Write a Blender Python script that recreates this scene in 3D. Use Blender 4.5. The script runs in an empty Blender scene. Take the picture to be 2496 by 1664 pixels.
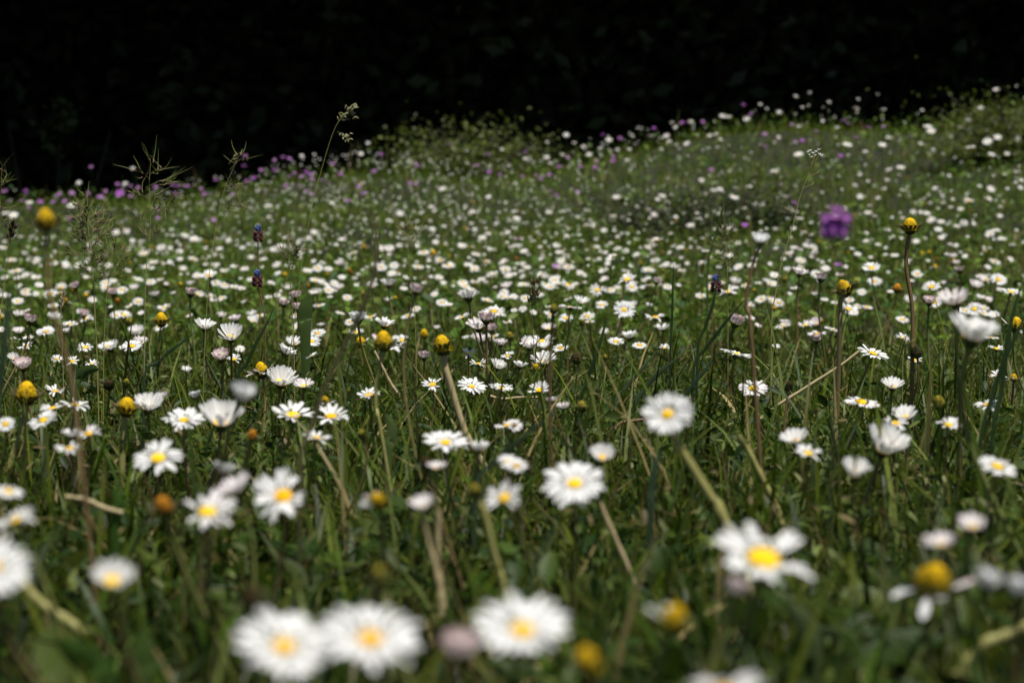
import bpy, math, random
import numpy as np
from mathutils import Vector, Matrix, Quaternion

random.seed(7)
rng = np.random.default_rng(7)
scene = bpy.context.scene
COL = scene.collection
R_ = math.radians

# ------------------------------------------------------------------ camera
FPX = 50.0 / 22.2 * 2496.0            # focal length in photo pixels
YH = 560.0                            # photo row of the true horizon
PITCH = math.atan((832.0 - YH) / FPX)
CAMZ = 0.18
cd = bpy.data.cameras.new("camera")
cam = bpy.data.objects.new("camera", cd)
COL.objects.link(cam)
cam.location = (0, 0, CAMZ)
cam.rotation_euler = (math.pi / 2 - PITCH, 0, 0)
cd.sensor_fit = 'HORIZONTAL'
cd.sensor_width = 22.2
cd.lens = 50.0
cd.clip_start = 0.02
cd.clip_end = 500.0
FOCUS = 1.85
APER = 0.0057                         # aperture diameter, metres
cd.dof.use_dof = True
cd.dof.focus_distance = FOCUS
cd.dof.aperture_fstop = 0.050 / APER
cd.dof.aperture_blades = 6
scene.camera = cam

# ------------------------------------------------------------------ world, sun, exposure
SUN = Vector((0.16, -0.22, 0.955)).normalized()
w = bpy.data.worlds.new("World")
scene.world = w
w.use_nodes = True
nt = w.node_tree
nt.nodes.clear()
sky = nt.nodes.new("ShaderNodeTexSky")
sky.sky_type = 'NISHITA'
sky.sun_disc = False
sky.sun_elevation = math.asin(SUN.z)
sky.sun_rotation = math.atan2(SUN.x, SUN.y)
bg = nt.nodes.new("ShaderNodeBackground")
bg.inputs['Strength'].default_value = 0.05
wo = nt.nodes.new("ShaderNodeOutputWorld")
nt.links.new(sky.outputs[0], bg.inputs[0])
nt.links.new(bg.outputs[0], wo.inputs[0])

sd = bpy.data.lights.new("sun", 'SUN')
sd.energy = 5.0
sd.angle = R_(0.53)
sd.color = (1.0, 0.955, 0.88)
so = bpy.data.objects.new("sun", sd)
so.rotation_euler = SUN.to_track_quat('Z', 'Y').to_euler()
so.location = (0, 0, 20)
COL.objects.link(so)

scene.view_settings.view_transform = 'Standard'
scene.view_settings.look = 'None'
scene.view_settings.exposure = 0.29
scene.view_settings.gamma = 1.0
scene.view_settings.use_curve_mapping = False
scene.cycles.max_bounces = 6
scene.cycles.diffuse_bounces = 3
scene.cycles.transmission_bounces = 4
scene.cycles.caustics_reflective = False
scene.cycles.caustics_refractive = False

# ------------------------------------------------------------------ pixel <-> world
CP, SP = math.cos(PITCH), math.sin(PITCH)


def ray(px, py):
    a = (px - 1248.0) / FPX
    b = -(py - 832.0) / FPX
    return Vector((a, CP + b * SP, -SP + b * CP))


def at(px, py, d):
    return Vector((0, 0, CAMZ)) + ray(px, py) * d


def project(p):
    q = Vector(p) - Vector((0, 0, CAMZ))
    d = q.y * CP - q.z * SP
    return (1248 + FPX * q.x / d, 832 - FPX * (q.y * SP + q.z * CP) / d, d)


# ------------------------------------------------------------------ ground form
RIDGE = 8.5
_rx = np.array([-400, 0, 300, 500, 650, 800, 930, 1100, 1280, 1400, 1600, 1800, 2000, 2150, 2250, 2352, 2700]) * 1.0612
_ry = np.array([455, 436, 422, 400, 372, 362, 357, 362, 345, 312, 275, 254, 256, 260, 226, 205, 160]) * 1.0612
_rX = (_rx - 1248) / FPX * RIDGE
_rZ = CAMZ + (YH - _ry) / FPX * RIDGE - 0.075
_bd = np.array([-30, 0.0, 0.467, 0.93, 1.67, 2.7, 4.0, 5.2, 6.5, 7.5, 8.5])
_bz = np.array([0.02, 0.02, 0.02, 0.012, -0.008, -0.014, 0.012, 0.045, 0.105, 0.20, 0.345])
_fd = np.linspace(-30, 8.5, 3851)
_fz = np.interp(_fd, _bd, _bz)
_k = np.hanning(61); _k /= _k.sum()
_fzs = np.convolve(np.pad(_fz, 30, mode='edge'), _k, mode='valid')


def ground(x, y):
    x = np.asarray(x, float); y = np.asarray(y, float)
    zr = np.interp(x * np.clip(RIDGE / np.maximum(y, 4.0), 0.6, 1.6), _rX, _rZ)
    base = np.interp(np.minimum(y, RIDGE), _fd, _fzs)
    t = np.clip((y - 3.0) / (RIDGE - 3.0), 0, 1)
    z = base + (zr - _bz[-1]) * t ** 1.5
    z = z + 0.006 * np.sin(x * 5.1 + 1.3) * np.sin(y * 4.3) * np.clip(y, 0, 1)
    z = z + 0.012 * np.sin(x * 3.1 + 0.6 + 0.8 * np.sin(y * 1.7)) * np.sin(y * 3.4 + x) * np.clip((y - 3.2) / 2, 0, 1)
    s = np.clip((y - RIDGE) / 3.0, 0, 1)
    z = z - (z + 0.75) * (s * s * (3 - 2 * s))
    z = z + np.clip(y - 15.0, 0, 25) * 0.30
    return z


def gz(x, y):
    return float(ground(x, y))


# ------------------------------------------------------------------ materials
def mat(name):
    m = bpy.data.materials.new(name)
    m.use_nodes = True
    m.node_tree.nodes.clear()
    return m, m.node_tree.nodes, m.node_tree.links


def leafy(name, colour=None, attr=False, rough=0.5, trans=0.3, spec=0.35, ramp=None, noise=0.0, nscale=400.0, bump=0.0, bscale=900.0, sheen=1.25):
    """Principled mixed with Translucent: petals, leaves and blades let light through."""
    m, N, L = mat(name)
    out = N.new("ShaderNodeOutputMaterial")
    p = N.new("ShaderNodeBsdfPrincipled")
    p.inputs['Roughness'].default_value = rough
    p.inputs['Specular IOR Level'].default_value = spec
    src = None
    if attr:
        a = N.new("ShaderNodeAttribute"); a.attribute_name = "Col"; src = a.outputs['Color']
    elif ramp:
        oi = N.new("ShaderNodeObjectInfo")
        cr = N.new("ShaderNodeValToRGB")
        e = cr.color_ramp.elements
        e[0].position, e[0].color = 0.0, (*ramp[0], 1)
        e[1].position, e[1].color = 1.0, (*ramp[-1], 1)
        for i, c in enumerate(ramp[1:-1]):
            k = e.new((i + 1) / (len(ramp) - 1)); k.color = (*c, 1)
        L.new(oi.outputs['Random'], cr.inputs[0]); src = cr.outputs[0]
    else:
        rgb = N.new("ShaderNodeRGB"); rgb.outputs[0].default_value = (*colour, 1); src = rgb.outputs[0]
    if noise:
        tc = N.new("ShaderNodeTexCoord")
        nz = N.new("ShaderNodeTexNoise"); nz.inputs['Scale'].default_value = nscale
        nz.inputs['Detail'].default_value = 2
        mr = N.new("ShaderNodeMapRange")
        mr.inputs[3].default_value = 1 - noise; mr.inputs[4].default_value = 1 + noise
        mx = N.new("ShaderNodeVectorMath"); mx.operation = 'SCALE'
        L.new(tc.outputs['Object'], nz.inputs['Vector']); L.new(nz.outputs['Fac'], mr.inputs[0])
        L.new(src, mx.inputs[0]); L.new(mr.outputs[0], mx.inputs['Scale']); src = mx.outputs[0]
    L.new(src, p.inputs['Base Color'])
    if bump:
        tc2 = N.new("ShaderNodeTexCoord")
        v = N.new("ShaderNodeTexVoronoi"); v.inputs['Scale'].default_value = bscale
        b = N.new("ShaderNodeBump"); b.inputs['Strength'].default_value = bump
        b.inputs['Distance'].default_value = 0.0006; b.invert = True
        L.new(tc2.outputs['Object'], v.inputs['Vector']); L.new(v.outputs['Distance'], b.inputs['Height'])
        L.new(b.outputs[0], p.inputs['Normal'])
    last = p.outputs[0]
    if trans:
        t = N.new("ShaderNodeBsdfTranslucent")
        g = N.new("ShaderNodeVectorMath"); g.operation = 'MULTIPLY'
        g.inputs[1].default_value = (sheen, sheen, sheen * 0.8) if sheen != 1 else (1, 1, 1)
        L.new(src, g.inputs[0]); L.new(g.outputs[0], t.inputs['Color'])
        mx2 = N.new("ShaderNodeMixShader"); mx2.inputs[0].default_value = trans
        L.new(p.outputs[0], mx2.inputs[1]); L.new(t.outputs[0], mx2.inputs[2]); last = mx2.outputs[0]
    L.new(last, out.inputs[0])
    return m


M_PETAL = leafy("white_petal", attr=True, rough=0.6, trans=0.32, spec=0.2, sheen=1)
M_DISC = leafy("yellow_florets", ramp=[(0.80, 0.46, 0.008), (0.86, 0.55, 0.012), (0.74, 0.40, 0.006)], trans=0, rough=0.8, spec=0.1, noise=0.25, nscale=9.0, bump=0.9, bscale=11.0)
M_CONE = leafy("yellow_seed_cone", attr=True, trans=0, rough=0.85, spec=0.1, noise=0.35, nscale=5.0, bump=1.0, bscale=7.0)
M_CALYX = leafy("green_calyx", ramp=[(0.05, 0.075, 0.02), (0.08, 0.10, 0.03), (0.06, 0.06, 0.02)], trans=0.1, rough=0.7, noise=0.3, nscale=8.0)
M_DRY = leafy("brown_dry_calyx", ramp=[(0.05, 0.04, 0.014), (0.085, 0.07, 0.02), (0.06, 0.035, 0.015)], trans=0.08, rough=0.8, noise=0.3, nscale=8.0)
M_STEM = leafy("flower_stem", ramp=[(0.16, 0.17, 0.045), (0.11, 0.14, 0.035), (0.20, 0.13, 0.055), (0.17, 0.18, 0.05), (0.14, 0.08, 0.04), (0.18, 0.16, 0.06)], trans=0.0, rough=0.6, spec=0.3, noise=0.25, nscale=300)
M_RED = leafy("reddish_stem", colour=(0.165, 0.105, 0.045), trans=0, rough=0.55, noise=0.3, nscale=250)
M_OLIVE = leafy("olive_stem", colour=(0.27, 0.255, 0.08), trans=0, rough=0.55, noise=0.25, nscale=250)
M_STRAW = leafy("dry_straw", colour=(0.42, 0.34, 0.18), trans=0.1, rough=0.55, noise=0.25, nscale=250)
M_GRASS = leafy("grass_blade", attr=True, rough=0.45, trans=0.28, spec=0.13, sheen=1.4)
M_LEAF = leafy("herb_leaf", attr=True, rough=0.5, trans=0.26, spec=0.15, sheen=1.3)
M_PURPLE = leafy("violet_petal", attr=True, rough=0.6, trans=0.35, spec=0.2, sheen=1)
M_SEED = leafy("grass_spikelet", attr=True, rough=0.6, trans=0.2, spec=0.25)
M_BUSH = leafy("shrub_leaf", attr=True, rough=0.5, trans=0.3, spec=0.3)
M_TREE = leafy("dark_tree_leaf", attr=True, rough=0.55, trans=0.15, spec=0.2)
M_BARK = leafy("bark", colour=(0.05, 0.042, 0.034), trans=0, rough=0.9, spec=0.1, noise=0.5, nscale=9)


def ground_mat():
    m, N, L = mat("meadow_soil")
    out = N.new("ShaderNodeOutputMaterial"); p = N.new("ShaderNodeBsdfPrincipled")
    tc = N.new("ShaderNodeTexCoord")
    n1 = N.new("ShaderNodeTexNoise"); n1.inputs['Scale'].default_value = 14; n1.inputs['Detail'].default_value = 8
    n2 = N.new("ShaderNodeTexNoise"); n2.inputs['Scale'].default_value = 160; n2.inputs['Detail'].default_value = 4
    cr = N.new("ShaderNodeValToRGB")
    cr.color_ramp.elements[0].position = 0.35; cr.color_ramp.elements[0].color = (0.010, 0.015, 0.004, 1)
    cr.color_ramp.elements[1].position = 0.7; cr.color_ramp.elements[1].color = (0.026, 0.026, 0.010, 1)
    b = N.new("ShaderNodeBump"); b.inputs['Distance'].default_value = 0.01
    L.new(tc.outputs['Object'], n1.inputs['Vector']); L.new(tc.outputs['Object'], n2.inputs['Vector'])
    L.new(n1.outputs['Fac'], cr.inputs[0]); L.new(cr.outputs[0], p.inputs['Base Color'])
    L.new(n2.outputs['Fac'], b.inputs['Height']); L.new(b.outputs[0], p.inputs['Normal'])
    p.inputs['Roughness'].default_value = 0.95
    L.new(p.outputs[0], out.inputs[0])
    return m


M_SOIL = ground_mat()

# ------------------------------------------------------------------ mesh helpers


def big_mesh(name, V, F, m, C=None, smooth=False):
    """V (n,3), F (k,4) or (k,3) arrays -> mesh data"""
    V = np.ascontiguousarray(V, np.float32); F = np.ascontiguousarray(F, np.int32)
    me = bpy.data.meshes.new(name)
    n, k, s = len(V), len(F), F.shape[1]
    me.vertices.add(n); me.vertices.foreach_set("co", V.ravel())
    me.loops.add(k * s); me.loops.foreach_set("vertex_index", F.ravel())
    me.polygons.add(k)
    me.polygons.foreach_set("loop_start", np.arange(0, k * s, s, dtype=np.int32))
    me.polygons.foreach_set("loop_total", np.full(k, s, np.int32))
    if smooth:
        me.polygons.foreach_set("use_smooth", np.ones(k, bool))
    if C is not None:
        a = me.color_attributes.new("Col", 'FLOAT_COLOR', 'POINT')
        a.data.foreach_set("color", np.ascontiguousarray(np.concatenate([C, np.ones((n, 1))], 1), np.float32).ravel())
    me.materials.append(m)
    me.update(calc_edges=True)
    return me


class MB:
    """collects grids (rows x cols of points) into one mesh"""

    def __init__(self):
        self.V, self.F, self.C, self.n = [], [], [], 0

    def grid(self, P, col=None, close=False):
        P = np.asarray(P, float)
        r, c = P.shape[:2]
        idx = np.arange(r * c).reshape(r, c) + self.n
        if close:
            idx = np.concatenate([idx, idx[:, :1]], 1)
        q = np.stack([idx[:-1, :-1], idx[:-1, 1:], idx[1:, 1:], idx[1:, :-1]], -1).reshape(-1, 4)
        self.V.append(P.reshape(-1, 3)); self.F.append(q)
        if col is None:
            col = (1, 1, 1)
        col = np.asarray(col, float)
        if col.ndim == 1:
            col = np.broadcast_to(col, (r * c, 3))
        elif col.ndim == 2:
            col = np.repeat(col, c, 0)
        self.C.append(np.array(col)); self.n += r * c

    def tube(self, pts, rad, sides=6, col=None):
        pts = np.asarray(pts, float); m_ = len(pts)
        rad = np.broadcast_to(np.asarray(rad, float), (m_,))
        T = np.gradient(pts, axis=0); T /= np.linalg.norm(T, axis=1, keepdims=True) + 1e-12
        ref = np.array([1.0, 0.13, 0.07]) if abs(T[0][0]) < 0.8 else np.array([0.1, 1.0, 0.05])
        A = np.cross(T, ref); A /= np.linalg.norm(A, axis=1, keepdims=True) + 1e-12
        B = np.cross(T, A)
        th = np.linspace(0, 2 * np.pi, sides, endpoint=False)
        P = pts[:, None] + rad[:, None, None] * (np.cos(th)[None, :, None] * A[:, None] + np.sin(th)[None, :, None] * B[:, None])
        self.grid(P, col, close=True)

    def mesh(self, name, m, smooth=True, colour=True):
        return big_mesh(name, np.concatenate(self.V), np.concatenate(self.F), m, np.concatenate(self.C) if colour else None, smooth)

    def arrays(self):
        return np.concatenate(self.V), np.concatenate(self.F), np.concatenate(self.C)


def link(name, me, parent=None, M=None):
    o = bpy.data.objects.new(name, me)
    COL.objects.link(o)
    if parent is not None:
        o.parent = parent
    if M is not None:
        o.matrix_local = M
    return o


def tag(o, label=None, cat=None, group=None, kind=None):
    if label: o["label"] = label
    if cat: o["category"] = cat
    if group: o["group"] = group
    if kind: o["kind"] = kind
    return o


def root(name, loc, label=None, cat=None, group=None):
    o = bpy.data.objects.new(name, None)
    o.empty_display_size = 0.01
    o.location = loc
    COL.objects.link(o)
    return tag(o, label, cat, group)


def bez(p0, p1, p2, p3, n):
    t = np.linspace(0, 1, n)[:, None]
    p0, p1, p2, p3 = [np.asarray(p, float)[None] for p in (p0, p1, p2, p3)]
    return (1 - t) ** 3 * p0 + 3 * (1 - t) ** 2 * t * p1 + 3 * (1 - t) * t * t * p2 + t ** 3 * p3


def smooth_path(P, n):
    """Catmull-Rom through points, n samples"""
    P = np.asarray(P, float)
    if len(P) == 2:
        return P[0] + (P[1] - P[0]) * np.linspace(0, 1, n)[:, None]
    Q = np.concatenate([[2 * P[0] - P[1]], P, [2 * P[-1] - P[-2]]])
    out = []
    for u in np.linspace(0, len(P) - 1 - 1e-6, n):
        i = int(u); t = u - i
        a, b, c, d = Q[i:i + 4]
        out.append(0.5 * (2 * b + (c - a) * t + (2 * a - 5 * b + 4 * c - d) * t * t + (3 * b - a - 3 * c + d) * t ** 3))
    return np.array(out)


# ------------------------------------------------------------------ ground sheet
gx = np.concatenate([np.linspace(-90, -8, 20)[:-1], np.linspace(-8, -2.4, 30)[:-1], np.linspace(-2.4, 2.4, 110), np.linspace(2.4, 8, 30)[1:], np.linspace(8, 90, 20)[1:]])
gy = np.concatenate([np.linspace(-40, -1, 14)[:-1], np.linspace(-1, 9, 170), np.linspace(9, 16, 30)[1:], np.linspace(16, 110, 30)[1:]])
GX, GY = np.meshgrid(gx, gy)
GZ = ground(GX, GY)
b = MB(); b.grid(np.stack([GX, GY, GZ], -1))
tag(link("ground", b.mesh("ground", M_SOIL, colour=False)), kind="structure")

# ------------------------------------------------------------------ grass and low herbs (uncountable)


def scatter(n, y0, y1, side, hw=0.235):
    """points over the strip the camera sees between depths y0..y1, plus side metres beyond it on both sides"""
    y = np.sqrt(rng.uniform(y0 * y0, y1 * y1, n)) if side == 0 else rng.uniform(y0, y1, n)
    x = rng.uniform(-1, 1, n) * (hw * y + side)
    return x, y


def thin_out(x, y, amount=0.5):
    """turf grows in tufts with dark gaps between them"""
    k = rng.random(len(x)) < 1 - amount + amount * np.clip(1.3 * clumpy(x, y, 9.0, 4.0) + 0.55, 0, 1)
    return x[k], y[k]


def clumpy(x, y, f=3.0, s=0.0):
    v = np.sin(x * f * 2.1 + 1.7 * np.sin(y * f * 1.3 + s)) + np.sin(y * f * 2.6 + 1.3 * np.sin(x * f * 1.9 + 2 + s)) + 0.7 * np.sin((x + y) * f * 5.3 + s)
    return v / 2.7


G_COLS = np.array([[0.042, 0.080, 0.006], [0.062, 0.102, 0.007], [0.024, 0.050, 0.006], [0.105, 0.135, 0.012], [0.030, 0.060, 0.014], [0.080, 0.095, 0.011]])


def grass_arrays(x, y, hmin, hmax, wmin, wmax, segs=4, dry=0.05, lean=1.0):
    n = len(x)
    z = ground(x, y) - 0.004
    h = rng.uniform(hmin, hmax, n) * (0.75 + 0.35 * (clumpy(x, y, 4.0) + 0.5))
    wd = rng.uniform(wmin, wmax, n)
    ph = rng.uniform(0, 2 * np.pi, n) + 0.8 * clumpy(x, y, 1.5, 3)
    l0 = rng.uniform(0.02, 0.45, n) * lean
    l1 = l0 + rng.gamma(2.0, 0.35, n) * lean
    tw = rng.normal(0, 0.6, n)
    P = np.stack([x, y, z], -1)
    rows = []
    for k in range(segs + 1):
        f = k / segs
        wk = wd * max(0.06, (0.75 + 0.5 * f) * (1 - f ** 2.2)) * 0.5
        a = ph + np.pi / 2 + tw * f
        sx = np.stack([np.cos(a), np.sin(a), np.zeros(n)], -1) * wk[:, None]
        rows += [P - sx, P + sx]
        an = l0 + (l1 - l0) * f
        P = P + np.stack([np.sin(an) * np.cos(ph), np.sin(an) * np.sin(ph), np.cos(an)], -1) * (h / segs)[:, None]
    V = np.stack(rows, 1)                                    # n, 2(segs+1), 3
    k = np.arange(segs) * 2
    q = np.stack([k, k + 1, k + 3, k + 2], -1)               # segs,4
    F = (np.arange(n)[:, None, None] * (2 * segs + 2) + q[None]).reshape(-1, 4)
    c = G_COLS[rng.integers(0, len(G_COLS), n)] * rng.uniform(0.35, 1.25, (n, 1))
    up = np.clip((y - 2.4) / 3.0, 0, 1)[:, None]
    c = c * (1 - 0.75 * up) + 0.75 * up * np.array([0.112, 0.170, 0.010]) * rng.uniform(0.55, 1.25, (n, 1)) * (1 + 0.35 * clumpy(x, y, 2.3, 8.0))[:, None]  # slope turf: yellower green, colour lifted to offset the blades' self-shading
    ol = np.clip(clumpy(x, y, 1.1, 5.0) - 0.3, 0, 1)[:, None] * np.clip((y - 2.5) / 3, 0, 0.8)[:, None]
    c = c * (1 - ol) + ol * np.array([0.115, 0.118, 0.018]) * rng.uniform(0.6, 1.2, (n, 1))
    pm = rng.random(n) < 0.10
    c[pm] = np.array([0.125, 0.155, 0.035]) * rng.uniform(0.7, 1.2, (pm.sum(), 1))
    dm = rng.random(n) < dry
    c[dm] = np.array([0.26, 0.21, 0.09]) * rng.uniform(0.6, 1.2, (dm.sum(), 1))
    C = np.repeat(c, 2 * segs + 2, 0)
    return V.reshape(-1, 3), F, C


def join(parts):
    Vs, Fs, Cs, n = [], [], [], 0
    for V, F, C in parts:
        Vs.append(V); Fs.append(F + n); Cs.append(C); n += len(V)
    return np.concatenate(Vs), np.concatenate(Fs), np.concatenate(Cs)


def card_arrays(P, size, cols, aspect=0.55):
    """small far leaves: one bent diamond each"""
    n = len(P); P = np.asarray(P, float)
    d = rng.normal(0, 1, (n, 3)); d[:, 2] = d[:, 2] * .6 - .25; d /= np.linalg.norm(d, axis=1, keepdims=True)
    s = np.cross(d, rng.normal(0, 1, (n, 3))); s /= np.linalg.norm(s, axis=1, keepdims=True) + 1e-9
    sz = rng.uniform(size[0], size[1], n)[:, None]
    V = np.stack([P, P + d * sz * .5 + s * sz * aspect * .5, P + d * sz, P + d * sz * .5 - s * sz * aspect * .5], 1)
    c = np.asarray(cols)[rng.integers(0, len(cols), n)] * rng.uniform(.6, 1.2, (n, 1))
    return V.reshape(-1, 3), np.arange(4 * n).reshape(n, 4), np.repeat(c, 4, 0)


def leaf_arrays(P, size, tilt_max, cols, aspect=0.5, up=0.4):
    """ovate folded leaves, 8 quads each... rows of 3 points"""
    n = len(P)
    ph = rng.uniform(0, 2 * np.pi, n)
    el = rng.uniform(-0.1, tilt_max, n)
    roll = rng.normal(0, 0.5, n)
    sz = rng.uniform(size[0], size[1], n)
    asp = aspect * rng.uniform(0.7, 1.3, n)
    d0 = np.stack([np.cos(ph), np.sin(ph), np.zeros(n)], -1)
    side = np.stack([-np.sin(ph), np.cos(ph), np.zeros(n)], -1)
    upv = np.array([0, 0, 1.0])
    ts = [0.0, 0.22, 0.5, 0.78, 1.0]
    wf = [0.12, 0.75, 1.0, 0.7, 0.06]
    rows = []
    Q = np.array(P, float)
    for k, (t, wv) in enumerate(zip(ts, wf)):
        dt = ts[k] - ts[k - 1] if k else 0
        e = el - 0.9 * t * up
        d = d0 * np.cos(e)[:, None] + upv * np.sin(e)[:, None]
        Q = Q + d * (sz * dt)[:, None]
        nn = -d0 * np.sin(e)[:, None] + upv * np.cos(e)[:, None]
        s2 = side * np.cos(roll)[:, None] + nn * np.sin(roll)[:, None]
        n2 = -side * np.sin(roll)[:, None] + nn * np.cos(roll)[:, None]
        hw = (sz * asp * wv * 0.5)[:, None]
        rows += [Q - s2 * hw + n2 * hw * 0.35, Q, Q + s2 * hw + n2 * hw * 0.35]
    V = np.stack(rows, 1)
    q = []
    for k in range(4):
        a = 3 * k
        q += [[a, a + 1, a + 4, a + 3], [a + 1, a + 2, a + 5, a + 4]]
    q = np.array(q)
    F = (np.arange(n)[:, None, None] * 15 + q[None]).reshape(-1, 4)
    c = np.asarray(cols)[rng.integers(0, len(cols), n)] * rng.uniform(0.55, 1.15, (n, 1))
    return V.reshape(-1, 3), F, np.repeat(c, 15, 0)


parts = []
for (y0, y1, n, side, h0, h1, w0, w1) in [
        (0.30, 0.80, 9000, 0.10, 0.025, 0.055, 0.0016, 0.0034),
        (0.80, 1.6, 25000, 0.12, 0.025, 0.065, 0.0013, 0.0032),
        (1.6, 2.8, 36000, 0.15, 0.02, 0.058, 0.0013, 0.0030),
        (2.8, 5.0, 40000, 0.2, 0.02, 0.055, 0.0014, 0.0032),
        (5.0, 9.0, 54000, 0.4, 0.025, 0.068, 0.0018, 0.0040),
        (-0.3, 0.35, 5000, 0.9, 0.02, 0.05, 0.002, 0.004)]:
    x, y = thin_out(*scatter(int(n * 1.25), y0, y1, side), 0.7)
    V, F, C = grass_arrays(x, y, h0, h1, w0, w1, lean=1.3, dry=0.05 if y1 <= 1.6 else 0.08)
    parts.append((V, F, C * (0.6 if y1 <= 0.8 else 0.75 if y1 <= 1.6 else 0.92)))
# the same turf beyond both sides of the frame
for y0, y1, n, wide in [(0.2, 3.0, 34000, 1.1), (3.0, 9.6, 52000, 2.2)]:
    y = rng.uniform(y0, y1, n); x = rng.choice([-1, 1], n) * (0.235 * y + 0.1 + rng.random(n) ** 1.3 * wide)
    x, y = thin_out(x, y, 0.5)
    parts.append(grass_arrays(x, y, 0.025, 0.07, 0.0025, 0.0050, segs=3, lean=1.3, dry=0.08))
# wide arching blades, and thin upright tan and russet stalks of last year's flowers
x, y = scatter(5000, 0.5, 3.2, 0.12)
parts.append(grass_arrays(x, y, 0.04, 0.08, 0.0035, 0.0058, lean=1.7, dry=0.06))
x, y = scatter(1500, 0.7, 4.5, 0.12)
V, F, C = grass_arrays(x, y, 0.045, 0.085, 0.0009, 0.0014, lean=0.35)
C = np.repeat(np.array([[.17, .12, .05], [.11, .055, .03], [.20, .17, .07], [.12, .11, .035]])[rng.integers(0, 4, len(x))] * rng.uniform(.7, 1.2, (len(x), 1)), 10, 0)
parts.append((V, F, C))
# a few long leaning blades through the turf
x, y = scatter(2600, 0.9, 3.6, 0.1)
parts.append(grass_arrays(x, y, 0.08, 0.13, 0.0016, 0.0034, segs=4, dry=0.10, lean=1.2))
x, y = scatter(900, 4.0, 8.6, 0.3)
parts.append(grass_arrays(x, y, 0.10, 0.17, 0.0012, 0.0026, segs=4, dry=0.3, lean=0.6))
x, y = scatter(900, 0.45, 1.7, 0.1)
parts.append(grass_arrays(x, y, 0.055, 0.095, 0.0024, 0.0038, segs=4, dry=0.03, lean=1.5))
V, F, C = parts[-1]; parts[-1] = (V, F, C * 0.65)
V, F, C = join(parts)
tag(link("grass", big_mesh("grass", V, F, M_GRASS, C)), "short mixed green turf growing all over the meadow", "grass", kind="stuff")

L_COLS = [[0.038, 0.078, 0.010], [0.06, 0.105, 0.014], [0.024, 0.054, 0.011], [0.085, 0.118, 0.022]]
PODS = [[.15, .19, .05], [.21, .23, .09], [.11, .16, .03], [.09, .14, .03], [.18, .14, .06]]
parts = []
for (y0, y1, n, s0, s1, hh, asp) in [(0.35, 1.3, 2600, 0.008, 0.020, 0.035, 0.5), (1.3, 3.0, 15000, 0.006, 0.016, 0.055, 0.40), (0.5, 1.6, 600, 0.018, 0.034, 0.03, 0.45), (3.0, 8.6, 24000, 0.010, 0.024, 0.07, 0.5), (0.4, 3.0, 9000, 0.004, 0.008, 0.05, 0.4)]:
    x, y = scatter(n, y0, y1, 0.15)
    keep = clumpy(x, y, 5.0, 1.0) > -0.25
    x, y = x[keep], y[keep]
    z = ground(x, y) + rng.uniform(0.004, hh, len(x))
    V, F, C = leaf_arrays(np.stack([x, y, z], -1), (s0, s1), 1.1, L_COLS, asp)
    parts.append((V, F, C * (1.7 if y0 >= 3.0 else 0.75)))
x, y = scatter(12000, 0.9, 4.4, 0.1)
keep = clumpy(x, y, 6.0, 7.0) > -0.1
x, y = x[keep], y[keep]
parts.append(leaf_arrays(np.stack([x, y, ground(x, y) + rng.uniform(.02, .062, len(x))], -1), (.004, .009), 1.2, PODS, .28))
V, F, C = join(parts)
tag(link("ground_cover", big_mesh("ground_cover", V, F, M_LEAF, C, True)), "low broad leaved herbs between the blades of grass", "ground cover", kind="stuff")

# ------------------------------------------------------------------ daisy heads (unit size: petal tips near radius 1)
WHITE = np.array([0.86, 0.86, 0.85])
PINK = np.array([0.62, 0.28, 0.38])


def petal(mb, th, el0, el1, ln, wd, r0=0.2, z0=0.0, bend=0.0, pink=0.0, tone=1.0, twist=0.0):
    ts = np.array([0, 0.18, 0.42, 0.66, 0.85, 0.95, 1.0])
    wf = np.array([0.42, 0.62, 0.86, 1.0, 0.92, 0.66, 0.22])
    d0 = np.array([math.cos(th), math.sin(th), 0]); sd_ = np.array([-math.sin(th), math.cos(th), 0])
    up = np.array([0, 0, 1.0])
    p = d0 * r0 + up * z0
    rows, cols = [], []
    for k, t in enumerate(ts):
        e = el0 + (el1 - el0) * t
        if k:
            dt = ts[k] - ts[k - 1]
            p = p + (d0 * math.cos(e) + up * math.sin(e) + sd_ * bend * t) * ln * dt
        n = -d0 * math.sin(e) + up * math.cos(e)
        a = twist * t
        s2 = sd_ * math.cos(a) + n * math.sin(a)
        h = wd * wf[k] * 0.5
        rows.append([p - s2 * h + n * h * 0.35, p - s2 * h * 0.45, p + s2 * h * 0.45, p + s2 * h + n * h * 0.35])
        c = WHITE * tone * (0.97 + 0.03 * t)
        c = c + (PINK - c) * min(1, pink * max(0, (t - 0.25) / 0.75))
        cols.append(c)
    mb.grid(rows, np.array(cols))


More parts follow.
